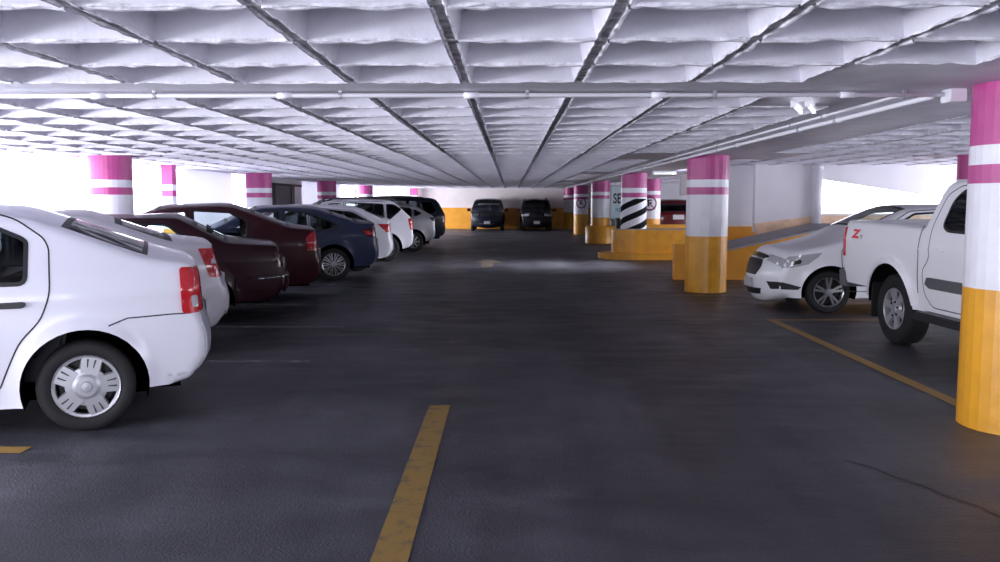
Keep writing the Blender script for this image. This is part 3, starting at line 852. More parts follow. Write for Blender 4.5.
# back wall, outer walls ----------------------------------------------------------
def wall(name, x0, x1, y0, y1, z0, z1, mat, parts=()):
    mb = MB(); mb.box(x0, x1, y0, y1, z0, z1); o = struct(mb.build(name, mat)); return o
ZT = ZR+.05
wall('wall_back', X0, X1, 49.75, 50.0, 0, ZT+.35, M['wall_warm'])
o = wall('trim_1', X0, X1, 49.72, 49.75, 0, 1.22, M['band'])
wall('wall_left_parapet', -7.95, -7.8, Y0, 41.5, 0, .55, M['wall'])
wall('wall_left_panel', -7.84, -7.80, 20.4, 23.9, .55, ZT, M['glow_wall'])
wall('wall_left_core', -7.84, -7.80, 25.2, 27.6, .55, ZT, M['glow_wall'])
wall('wall_left_rear', -7.84, -7.80, 31.9, 39.2, .55, ZT, M['glow_wall'])
wall('wall_left_lintel', -8.0, -7.78, 27.6, 31.9, 2.18, ZT, M['wall'])
# grey double door in the core
def door_left():
    root = empty('door_1', (-7.8, 29.7, 0)); struct(root)
    mb = MB(); mb.box(-.05, .04, -2.1, -1.5, 0, 2.18); mb.box(-.05, .04, .55, 1.0, 0, 2.18); mb.box(-.05, .04, -2.1, 2.1, 2.1, 2.18); mb.build('door_frame', M['black'], root)
    mb = MB(); mb.box(-.04, .02, -1.5, .55, 0, 2.1); mb.build('door_panel', M['darkgrey'], root)
    mb = MB(); mb.box(-.05, .03, 1.0, 2.1, 0, 2.1); mb.build('side_panel', M['wall'], root)
    mb = MB(); mb.tube((.03, .35, 1.0), (.09, .35, 1.0), .02); mb.tube((.08, .35, 1.0), (.08, .18, 1.0), .018); mb.build('door_handle', M['steel'], root)
door_left()
mb = MB(); mb.box(-7.77, -7.6, 34.4, 34.9, 0, ZR); o = struct(mb.build('trim_2', M['black']))
# white goal-like pipe frame by the far opening
mb = MB()
for a, b in (((-7.6, 41.9, 0), (-7.6, 41.9, 2.1)), ((-7.6, 44.0, 0), (-7.6, 44.0, 2.1)), ((-7.6, 41.9, 2.1), (-7.6, 44.0, 2.1))): mb.tube(a, b, .05)
tag(mb.build('pipe_frame', M['steel'], smooth=True), 'grey pipe frame standing in the far left opening', 'frame')

# ramp on the right -----------------------------------------------------------
def zr(x): return .70 if x < 4.25 else min(1.2, .70+.22*(x-4.25))
mb = MB()
mb.prism([(3.28, 0), (3.28, .70), (4.05, .70), (4.05, .54), (4.25, .58), (6.52, 1.07), (10.9, 1.07), (10.9, 0)], 'y', 17.0, 17.16)
struct(mb.build('wall_ramp_near', M['band']))
mb = MB(); mb.prism([(4.1, .52), (4.1, .59), (4.25, .60), (6.52, 1.09), (10.9, 1.09), (10.9, 1.05), (6.5, 1.05), (4.25, .56)], 'y', 16.97, 18.6)
struct(mb.build('floor_ramp', M['concrete']))
wall('wall_ramp_shaded', 4.1, 5.7, 19.3, 19.5, 0, ZT+.3, M['wall'])
wall('trim_3', 4.1, 5.7, 19.27, 19.3, .6, 1.0, M['band'])
# wall with sloping opening
yb = 18.62
mb = MB()
mb.prism([(5.32, .9), (6.68, 1.15), (6.68, ZT+.1), (5.32, ZT+.1)], 'y', yb, yb+.16)
mb.prism([(6.68, 2.06), (9.35, 1.66), (11.1, 1.66), (11.1, ZT+.1), (6.68, ZT+.1)], 'y', yb, yb+.16)
mb.prism([(6.68, .8), (11.1, .8), (11.1, 1.30), (6.68, 1.30)], 'y', yb, yb+.16)
struct(mb.build('wall_ramp_far', M['wall']))
mb = MB(); mb.prism([(5.32, .62), (6.7, .9), (11.1, .9), (11.1, 1.28), (6.7, 1.26), (5.32, 1.08)], 'y', yb-.03, yb+.005)
struct(mb.build('trim_4', M['peach']))
mb = MB(); mb.tube((6.62, yb-.12, 1.05), (6.62, yb-.12, ZR), .10, 16); mb.tube((6.62, yb-.12, 2.25), (6.62, yb-.12, ZR), .115, 16)
tag(mb.build('drain_pipe', M['cwhite'], smooth=True), 'thick white vertical drain pipe at the ramp opening', 'pipe')
wall('wall_rear_blocker', 1.2, X1, -4.45, -4.3, 0, ZT+.3, M['concrete'])  # unseen wall added behind the camera to cut reflections on dark cars
wall('wall_right_blocker', 11.1, 11.25, 8.5, 12.5, 0, ZT+.3, M['wall'])  # unseen wall piece added to cut light entering from the right
# right side enclosure far back
wall('wall_right_rear', 4.3, X1, 36.5, 36.7, 0, ZT+.3, M['wall'])
wall('wall_right_hanging', 5.1, 6.9, 25.6, 25.8, 1.74, ZT, P('beige bulkhead', (.50, .48, .50), .6))
wall('wall_right_outer', 11.1, 11.25, 32, 50, 0, ZT+.3, M['wall'])

# island round the striped column -------------------------------------------------
def island():
    root = empty('traffic_island', (CX, COLY[2], 0)); tag(root, 'yellow kerbed island wall round the diagonally striped column', 'island')
    def stadium(r, x1, n=24): return [(r*math.cos(PI/2+PI*i/n), r*math.sin(PI/2+PI*i/n)) for i in range(n+1)]+[(x1, -r), (x1, r)]
    mb = MB(); mb.prism(stadium(.60, 4.6), 'z', .13, .80); mb.build('island_wall', M['cyellow'], root)
    k = [(.92*math.cos(PI/2+PI*i/24)*1.05, .85*math.sin(PI/2+PI*i/24)) for i in range(25)]+[(1.4, -.75), (4.6, -.62), (4.6, .85)]
    mb = MB(); mb.prism(k, 'z', 0, .16); mb.build('kerb', M['cyellow'], root)
    mb = MB(); mb.prism(stadium(.52, 4.6), 'z', .79, .812); mb.build('island_fill', M['concrete'], root)
island()
mb = MB(); mb.prism([(4.2, 0), (4.2, .78), (6.6, .78), (6.6, 0)], 'y', 29.2, 29.4); o = struct(mb.build('wall_low_rear', M['cyellow']))

# pale sign with SE lettering ------------------------------------------------------
def sign():
    root = empty('hanging_sign', (4.05, 31.2, 0)); tag(root, 'pale cyan sign with bold letters behind the striped column', 'sign')
    mb = MB(); mb.box(-.36, .5, -.05, .05, .92, 2.12); mb.build('sign_panel', M['sign'], root)
    mb = MB(); mb.box(-.40, .54, -.04, .06, .88, .92); mb.box(-.40, .54, -.04, .06, 2.12, 2.16); mb.box(-.40, -.36, -.04, .06, .88, 2.16); mb.build('sign_frame', M['steel'], root)
    def txt(s, size, x, z, mat, nm, sx=1):
        tv, tf = text_mesh(s, size); m_ = MB(); m_.add([(x+v.x*sx, -.056, z+v.y) for v in tv], tf); m_.build(nm, mat, root, fix=False)
    txt('SE', .50, -.15, 1.66, M['black'], 'lettering', .62)
    txt('RENTA', .2, .10, 1.26, M['teal'], 'lettering')
    for x in (-.2, .35):
        m_ = MB(); m_.tube((x, 0, 2.14), (x, 0, ZR), .012); m_.build('hanger', M['steel'], root)
sign()
mb = MB()
mb.box(3.82, 4.42, 30.6, 31.0, 0, .9); mb.box(3.78, 4.46, 30.56, 31.04, .9, .97); mb.box(3.86, 4.38, 30.57, 30.6, .3, .8)
tag(mb.build('bin', M['black'], bevel=.012), 'black box bin standing below the pale cyan sign', 'bin')

# conduits and lamps ------------------------------------------------------------------
def conduit(a, b, r, label, n):
    root = empty('conduit', a); tag(root, label, 'pipe', 'white conduits')
    A, B_ = Vector((0, 0, 0)), Vector(b)-Vector(a)
    mb = MB(); mb.tube(A, B_, r, 12); mb.build('pipe', M['pipe'], root, True)
    d = B_.normalized()
    for i in range(n):
        c = B_*((i+.5)/n); m_ = MB(); m_.tube(c-d*.05, c+d*.05, r*1.4, 12); m_.build('coupling', M['pipe'], root, True)
        c = B_*((i+.8)/n); m_ = MB(); m_.tube(c-d*.01, c+d*.01, r*1.55, 12); m_.box(c.x-.012, c.x+.012, c.y-.012, c.y+.012, 0, ZR-a[2]-.001); m_.build('clip', M['steel'], root)
conduit((-7.6, 6.14, 2.305), (CX-.36, 6.14, 2.305), .016, 'white conduit crossing the ceiling to the nearest column', 8)
conduit((CX-.40, 6.2, 2.30), (CX-.40, 48, 2.30), .02, 'white conduit running down the lane from the nearest column', 12)
conduit((CX-.62, 6.2, 2.31), (CX-.62, 30, 2.31), .012, 'thin white conduit beside the thicker one along the lane', 8)
mb = MB(); mb.box(CX-.34, CX-.22, 6.06, 6.2, 2.25, 2.339)
tag(mb.build('junction_box', M['pipe'], bevel=.006), 'small white junction box at the nearest column top', 'junction box')
def lamp(x, y, rz, label, h=.3):
    root = empty('fluorescent_lamp', (x, y, ZR), rz); tag(root, label, 'lamp', 'fluorescent lamps')
    mb = MB(); mb.prism([(-.06, 0), (-.045, -.045), (.045, -.045), (.06, 0)], 'x', -h, h); mb.build('batten', M['pipe'], root)
    for s_ in (-.05, .05):
        m_ = MB(); m_.tube((-h+.03, s_, -.065), (h-.03, s_, -.065), .014, 10); m_.build('tube', M['tube'], root, True)
        for e in (-h+.015, h-.015):
            m_ = MB(); m_.box(e-.015, e+.015, s_-.018, s_+.018, -.085, -.03); m_.build('lamp_holder', M['pipe'], root)
lamp(2.28, 6.72, 1.15, 'fluorescent lamp on the ceiling left of the nearest column')
lamp(3.95, 22.0, 0, 'fluorescent lamp above the striped column')

# ================================================================== THE CARS
WHITE = paint('white car paint', (.74, .74, .82), .3)
TRUCK = paint('bright white car paint', (.88, .88, .92), .3)
OFFWHITE = paint('pearl white car paint', (.66, .64, .68), .3)
MAROON = paint('dark maroon car paint', (.028, .004, .009), .3)
BROWNRED = paint('brownish red car paint', (.048, .007, .012), .3)
BLUE = paint('slate blue car paint', (.032, .042, .085), .28)
SILVER = paint('silver car paint', (.42, .43, .46), .3, .3)
NAVY = paint('dark navy car paint', (.012, .016, .03), .25)
BLACK = paint('black car paint', (.010, .010, .014), .25)
RED = paint('dark red car paint', (.10, .01, .015), .25)

def corner(d, X, Y, deg):
    """root location so that the rear corner on the near side stands at X, Y"""
    a = math.radians(deg); lx, ly = d['L']/2-.08, -d['W']*.93; c, s_ = math.cos(a), math.sin(a)
    return (X-(lx*c-ly*s_), Y-(lx*s_+ly*c), 0), a
def wheel_at(d, X, Y, deg):
    a = math.radians(deg); lx, ly = d['xr']-d['L']/2, -d['W']+.03; c, s_ = math.cos(a), math.sin(a)
    return (X-(lx*c-ly*s_), Y-(lx*s_+ly*c), 0), a
# side view of the near white sedan, drawn after the photo
lz = lambda x, z: (x, z)
gh = [(1.60, 1.02), (2.06, 1.36), (2.40, 1.43), (2.84, 1.43), (3.08, 1.315), (3.11, 1.29), (3.10, 1.02)]
rdoor = [(2.462, .30), (2.462, 1.475), (2.88, 1.49), (3.05, 1.44), (3.21, 1.315), (3.24, 1.25), (3.24, .95), (3.18, .78), (3.05, .64), (2.98, .48), (2.91, .30)]
d = sedan(r=.055, L=4.26, W=.87, H=1.535, hood=.84, cowl=(1.22, 1.03), ws=(2.0, 1.47), roof_mid=2.5, roof_end=(3.06, 1.475), rw=(3.84, 1.165), deck=(4.10, 1.13),
          xf=.80, wb=2.63, R=.31, Ra=.395, belt=(.92, 1.0), bx=2.45, cwin=gh, rear_door=rdoor, paint=WHITE, sill=.20, flare=.03, h=.05, rim='hubcap', rim_mat=M['hubcap'], rimR=.217,
          handle_mat=M['plastic'], handles=[(2.2, .885), (3.0, .885)], th=.27, tail_z=(.78, 1.10), bulge_r=.07)
d['glass'] = M['glass_dark']; d['glass_list'] = {'rear_window': M['glass_mid'], 'windshield': M['glass_mid']}
d['patches'] = [p for p in d['patches'] if p['name'] != 'tail_light']+[
    dict(name='tail_light', mat=M['red_lens'], h=.025, off=.018, side=round_poly([(4.04, 1.10), (4.26, 1.09), (4.30, .775), (4.05, .775)], .03), end=('rear', [(.86, .79), (.86, 1.08), (1, 1.09), (1, .78)])),
    dict(name='reversing_lamp', mat=M['clear_lens'], h=.03, off=.024, side=round_poly([(4.11, .90), (4.16, .90), (4.17, .815), (4.12, .815)], .03)),
    dict(name='bumper', mat=WHITE, h=.05, off=.007, side=[(3.58, .72), (3.70, .765), (3.97, .775), (4.27, .77), (4.27, .36), (3.99, .33), (3.835, .335), (3.82, .43), (3.77, .52), (3.69, .61)],
         line=[(3.58, .72), (3.70, .765), (3.97, .775), (4.11, .775)], end=('rear', [(-1, .36), (-1, .765), (1, .765), (1, .36)]), pair=True),
    dict(name='side_moulding', mat=M['plastic'], off=.012, side=round_poly([(1.3, .575), (1.3, .625), (2.88, .625), (2.88, .575)], .02)),
]
make_car('sedan', 'nearest white sedan at the left edge with five-spoke silver hubcaps', 'car', d, *wheel_at(d, -2.85, 5.60, 24), group='cars in the left row')

# 2 pearl white older sedan
d = sedan(L=4.4, W=.87, H=1.46, hood=.82, cowl=(1.3, 1.0), ws=(2.1, 1.42), roof_mid=2.6, roof_end=(3.1, 1.43), rw=(3.83, 1.145), deck=(4.22, 1.135), xf=.87, wb=2.52, R=.30,
          lean=.10, r=.06, belt=(.9, .98), paint=OFFWHITE, rim='alloy', bulge_r=.08)
d['patches'] = [p for p in d['patches'] if p['name'] != 'tail_light']+[
    dict(name='tail_light', mat=M['red_lens'], side=[(4.07, 1.09), (4.40, 1.09), (4.40, .80), (4.17, .80)], end=('rear', [(.80, .80), (.78, 1.07), (1, 1.08), (1, .80)])),
    dict(name='reversing_lamp', mat=M['clear_lens'], off=.012, side=[(4.19, .985), (4.25, .985), (4.25, .94), (4.19, .94)]),
    dict(name='bumper', mat=OFFWHITE, off=.022, pair=False, end=('rear', [(-1, .42), (-1, .72), (1, .72), (1, .42)]), side2=[(3.86, .70), (4.4, .71), (4.4, .42), (3.84, .36)])]
make_car('sedan', 'pearl white sedan with tall red tail lamps just behind the nearest white sedan', 'car', d, *corner(d, -2.87, 8.5, 28), group='cars in the left row')

# 3 boxy dark maroon sedan
d = sedan(L=4.3, W=.82, H=1.39, hood=.80, cowl=(1.25, .95), ws=(1.95, 1.34), roof_mid=2.45, roof_end=(2.95, 1.355), rw=(3.52, 1.03), deck=(4.16, .985), xf=.82, wb=2.43, R=.285,
          r=.05, soft=.08, lean=.04, belt=(.84, .88), bx=2.35, paint=MAROON, rim='alloy', bulge_r=.08, th=.28, handle_mat=M['plastic'])
d['glass'] = M['glass']
d['patches'] = [p for p in d['patches'] if p['name'] != 'tail_light']+[
    dict(name='tail_light', mat=M['dark_lens'], side=[(4.12, .90), (4.28, .90), (4.28, .70), (4.14, .70)], end=('rear', [(.55, .72), (.55, .90), (1, .90), (1, .70)])),
    dict(name='bumper', mat=MAROON, off=.05, pair=False, end=('rear', [(-1, .40), (-1, .60), (1, .60), (1, .40)]), side2=[(3.62, .58), (4.3, .60), (4.3, .40), (3.62, .42)]),
    dict(name='bumper_trim', mat=M['chrome'], off=.056, pair=False, end=('rear', [(-1, .575), (-1, .597), (1, .597), (1, .575)]), side2=[(3.9, .575), (4.3, .597), (4.3, .575), (3.9, .56)])]
make_car('sedan', 'boxy dark maroon sedan with low flat boot beside the pearl white sedan', 'car', d, *corner(d, -2.97, 11.05, 22), group='cars in the left row')

# 4 brownish red rounded sedan
d = sedan(L=4.4, W=.86, H=1.525, hood=.86, cowl=(1.2, 1.03), ws=(2.0, 1.46), roof_mid=2.5, roof_end=(3.05, 1.485), rw=(3.86, 1.15), deck=(4.27, 1.12), xf=.86, wb=2.51, R=.31,
          cwin=[(1.52, 1.0), (2.10, 1.385), (2.5, 1.42), (3.02, 1.39), (3.23, 1.27), (3.23, 1.02)], r=.06, belt=(.92, .985), bx=2.42, paint=BROWNRED, bulge_r=.10, cv=.2)
d['glass'] = M['glass']
d['patches'] = [p for p in d['patches'] if p['name'] != 'tail_light']+[
    dict(name='tail_light', mat=M['red_lens'], side=[(4.10, 1.0), (4.21, 1.09), (4.36, 1.09), (4.36, .80), (4.12, .80)], end=('rear', [(.66, .80), (.66, 1.08), (1, 1.09), (1, .80)]))]
make_car('sedan', 'brownish red rounded sedan parked between the boxy maroon one and the slate blue one', 'car', d, *corner(d, -2.97, 13.25, 21), group='cars in the left row')

# 5 slate blue sedan
d = sedan(L=4.48, W=.88, H=1.49, hood=.84, cowl=(1.2, 1.02), ws=(2.05, 1.43), roof_mid=2.6, roof_end=(3.2, 1.42), rw=(3.98, 1.13), deck=(4.34, 1.12), xf=.84, wb=2.65, R=.325,
          belt=(.88, .98), bx=2.52, paint=BLUE, rim='multi', bulge_r=.12, rimR=.235)
d['glass'] = M['glass']
d['patches'] = [p for p in d['patches'] if p['name'] != 'tail_light']+[
    dict(name='tail_light', mat=M['dark_lens'], side=[(4.02, .99), (4.20, 1.04), (4.42, 1.04), (4.42, .84), (4.16, .86)], end=('rear', [(.5, .86), (.48, 1.03), (1, 1.04), (1, .84)])),
    dict(name='tail_light', mat=M['red_lens'], off=.011, side=[(4.06, .98), (4.20, .98), (4.30, .91), (4.16, .90)])]
make_car('sedan', 'slate blue sedan with multi-spoke alloy wheels', 'car', d, *corner(d, -2.62, 17.0, 19), group='cars in the left row')

# 6 white sedan
d = sedan(L=4.5, W=.89, H=1.50, hood=.84, cowl=(1.2, 1.0), ws=(2.05, 1.44), roof_mid=2.75, roof_end=(3.6, 1.415), rw=(4.2, 1.15), deck=(4.38, 1.14), xf=.88, wb=2.70, R=.32,
          belt=(.88, 1.0), bx=2.5, paint=WHITE, rim='alloy', bulge_r=.14)
d['glass'] = M['glass_mid']
d['patches'] = [p for p in d['patches'] if p['name'] != 'tail_light']+[
    dict(name='tail_light', mat=M['red_lens'], side=[(4.02, 1.06), (4.22, 1.05), (4.42, 1.06), (4.42, .88), (4.24, .86)], end=('rear', [(.6, .90), (.55, 1.05), (1, 1.06), (1, .88)]))]
make_car('sedan', 'white sedan with pointed red tail lamps right behind the slate blue sedan', 'car', d, *corner(d, -2.64, 19.4, 20), group='cars in the left row')

# 7 white sport utility
def roof_rails(root, B, x0):
    W = B.d['W']; zt = max(p[1] for p in B.line)
    for s_ in (-1, 1):
        m_ = MB(); y = s_*(W-.27)
        pts = [(1.95, zt-.08), (2.2, zt+.02), (3.0, zt+.045), (3.8, zt+.01), (4.0, zt-.07)]
        for a, b in zip(pts, pts[1:]): m_.tube((a[0]-x0, y, a[1]), (b[0]-x0, y, b[1]), .022, 8)
        m_.build('roof_rail', M['plastic'], root, True)
d = suv(L=4.35, W=.91, H=1.65, paint=WHITE, R=.345, roof_end=(3.75, 1.60), rw=(4.22, 1.14), xf=.86, wb=2.68, tail_z=(.84, 1.15),
        gh_end=[(3.78, 1.48), (3.95, 1.36), (3.62, 1.10)])
d['extras'] = [roof_rails]
d['patches'] = [p for p in d['patches'] if p['name'] != 'tail_light']+[
    dict(name='tail_light', mat=M['red_lens'], side=[(4.12, 1.10), (4.20, 1.14), (4.32, 1.14), (4.32, .82), (4.19, .82)], end=('rear', [(.70, .84), (.70, 1.13), (1, 1.14), (1, .82)])),
    dict(name='bumper', mat=M['greyplastic'], off=.03, pair=False, end=('rear', [(-1, .38), (-1, .70), (1, .70), (1, .38)]))]
make_car('sport_utility_car', 'white sport utility car with dark rear side glass and black roof rails', 'car', d, *corner(d, -2.54, 22.4, 20), group='cars in the left row')

# 8 silver hatchback
d = suv(L=4.2, W=.88, H=1.54, hood=.92, cowl=(1.15, 1.05), ws=(1.95, 1.47), roof_mid=2.5, roof_end=(3.45, 1.46), rw=(4.06, 1.10), paint=SILVER, R=.315, xf=.84, wb=2.56, belt=(.93, 1.04), tail_z=(.92, 1.10), sill=.23,
        gh_end=[(3.35, 1.36), (3.66, 1.20), (3.5, 1.12)])
d['patches'] = [p for p in d['patches'] if p['name'] != 'tail_light']+[
    dict(name='tail_light', mat=M['smoke_lens'], side=[(3.9, 1.06), (4.05, 1.08), (4.2, 1.08), (4.2, .94), (4.02, .95)], end=('rear', [(.55, .95), (.55, 1.07), (1, 1.08), (1, .94)]))]
make_car('hatchback', 'silver hatchback half hidden behind the white sport utility car', 'car', d, *corner(d, -2.34, 26.8, 20), group='cars in the left row')

# 9 dark navy utility
d = suv(L=4.7, W=.93, H=1.74, hood=1.02, cowl=(1.3, 1.15), ws=(2.05, 1.62), roof_mid=2.8, roof_end=(4.35, 1.68), rw=(4.60, 1.15), paint=NAVY, R=.36, xf=.92, wb=2.75, belt=(1.02, 1.10))
d['glass_list'] = {0: M['glass_dark'], 1: M['glass_dark'], 2: M['glass_dark'], 'rear_window': M['glass_dark']}
d['extras'] = [roof_rails]
d['patches'] = [p for p in d['patches'] if p['name'] != 'tail_light']+[
    dict(name='tail_light', mat=M['dark_lens'], side=[(4.48, 1.2), (4.70, 1.2), (4.70, .86), (4.52, .86)], end=('rear', [(.8, .86), (.8, 1.2), (1, 1.2), (1, .86)]))]
make_car('sport_utility_car', 'dark navy sport utility car last in the left row', 'car', d, *corner(d, -2.25, 29.8, 20), group='cars in the left row')

# 10, 11 facing us at the back wall
d = suv(L=4.5, W=.92, H=1.76, hood=1.02, cowl=(1.2, 1.16), ws=(1.9, 1.66), roof_mid=2.7, roof_end=(4.1, 1.68), rw=(4.4, 1.15), paint=NAVY, R=.36, xf=.9, wb=2.68, belt=(1.02, 1.10), bulge_f=.2)
d['glass_list'] = {'windshield': M['glass_mid'], 0: M['glass_mid'], 1: M['glass_mid'], 2: M['glass_mid']}
d['patches'] += [dict(name='bumper_trim', mat=M['chrome'], pair=False, end=('front', [(-.55, .40), (-.6, .44), (.6, .44), (.55, .40)]))]
[p.update(mat=M['smoke_lens']) for p in d['patches'] if p['name'] == 'headlight']
make_car('sport_utility_car', 'dark navy sport utility car facing the lane by the back wall', 'car', d, (-1.22, 45.2+2.25, 0), PI/2)
d = suv(L=4.3, W=.86, H=1.76, hood=.98, cowl=(.95, 1.10), ws=(1.55, 1.66), roof_mid=2.6, roof_end=(4.05, 1.70), rw=(4.22, 1.15), paint=BLACK, R=.33, xf=.82, wb=2.6, belt=(1.0, 1.08), bulge_f=.14, bx=2.3, th=.18)
d['glass_list'] = {k: M['glass_dark'] for k in (0, 1, 2, 'windshield', 'rear_window')}; d['glass_list']['windshield'] = M['glass_mid']
d['extras'] = [roof_rails]; d['mirror_mat'] = M['plastic']
d['patches'] = [p for p in d['patches'] if p['name'] != 'headlight']+[
    dict(name='headlight', mat=M['clear_lens'], side=[(.18, .78), (.20, .90), (.42, .92), (.36, .82)], end=('front', [(.58, .78), (.60, .90), (1, .90), (1, .78)]))]
make_car('van', 'black upright van with pale headlamps facing the lane by the back wall', 'car', d, (1.42, 45.2+2.15, 0), PI/2)

# 12 dark red minivan, rear towards us
d = suv(L=4.4, W=.90, H=1.66, paint=RED, roof_end=(4.02, 1.60), rw=(4.27, 1.15), tail_z=(.80, 1.0))
d['glass_list'] = {k: M['glass_dark'] for k in (0, 1, 2, 'rear_window')}
d['patches'] = [p for p in d['patches'] if p['name'] != 'tail_light']+[
    dict(name='tail_light', mat=M['dark_lens'], end=('rear', [(.70, .86), (.70, 1.12), (.99, 1.12), (.99, .86)]))]
d['plates'] = [('rear', 1.0, 0, .20, .085)]
make_car('minivan', 'dark red minivan seen from behind past the yellow island', 'car', d, (6.15, 31.2+2.2, 0), -PI/2)

# 13 white sedan, nose towards the lane
def bowtie(root, B, x0):
    q, nn = B.on_end('front', .685); c = B.strip_pt(q, nn, 0, .035)
    pts = [(-.075, -.008), (-.075, .022), (-.028, .022), (-.028, .03), (.028, .03), (.028, .022), (.075, .022), (.06, -.008), (.028, -.008), (.028, -.02), (-.028, -.02), (-.028, -.008)]
    m_ = MB(); m_.prism([(p[0], p[1]+c[2]) for p in pts], 'x', c[0]-x0, c[0]-x0+.03); m_.build('emblem', M['gold'], root)
hood = .87
d = sedan(L=4.4, W=.865, H=1.52, hood=hood, cowl=(1.06, 1.02), ws=(1.95, 1.46), roof_mid=2.6, roof_end=(3.3, 1.47), rw=(3.98, 1.14), deck=(4.3, 1.13), xf=.86, wb=2.6, R=.30, Ra=.375,
          belt=(.90, 1.0), bx=2.5, paint=TRUCK, rim='alloy10', rimR=.215, h=.06, bulge_f=.22, kf=.20, rim_mat=M['alloy'])
f0 = .20
d['glass'] = M['glass']
d['extras'] = [bowtie]
d['patches'] = [p for p in d['patches'] if p['name'] == 'tail_light']+[
    dict(name='headlight', mat=M['clear_lens'], h=.04, off=.008, side=[(f0-.05, .64), (f0-.05, .75), (f0+.16, .80), (f0+.54, .855), (f0+.49, .79), (f0+.36, .69), (f0+.12, .635)], end=('front', [(.58, .66), (.54, .74), (1, .75), (1, .64)])),
    dict(name='headlight_reflector', mat=M['smoke_lens'], h=.03, off=.013, side=round_poly([(f0+.12, .67), (f0+.14, .73), (f0+.27, .76), (f0+.27, .70)], .03)),
    dict(name='upper_grille', mat=M['plastic'], h=.03, pair=False, off=.012, end=('front', [(-.56, .695), (-.54, .72), (0, .735), (.54, .72), (.56, .695), (.42, .675), (-.42, .675)])),
    dict(name='grille', mat=M['plastic'], h=.03, pair=False, off=.012, end=('front', round_poly([(-.44, .65), (.44, .65), (.50, .59), (.34, .475), (-.34, .475), (-.50, .59)], .04))),
    dict(name='grille_trim', mat=M['chrome'], h=.03, pair=False, off=.016, end=('front', [(-.44, .672), (.44, .672), (.44, .655), (-.44, .655)])),
    dict(name='lower_grille', mat=M['plastic'], h=.03, pair=False, off=.010, end=('front', [(-.55, .335), (.55, .335), (.50, .285), (-.50, .285)])),
    dict(name='fog_lamp_recess', mat=M['plastic'], h=.03, off=.008, side=[(f0-.05, .43), (f0+.05, .43), (f0+.28, .37), (f0+.24, .33), (f0-.05, .33)], end=('front', [(.74, .43), (1, .43), (1, .33), (.84, .33)]))]
d['plates'] = [('front', .40, 0, .17, .065)]
make_car('sedan', 'white sedan with dark hexagonal grille nosing out of the right bay', 'car', d, (4.43-.86+2.2, 11.76+.865, 0), 0)

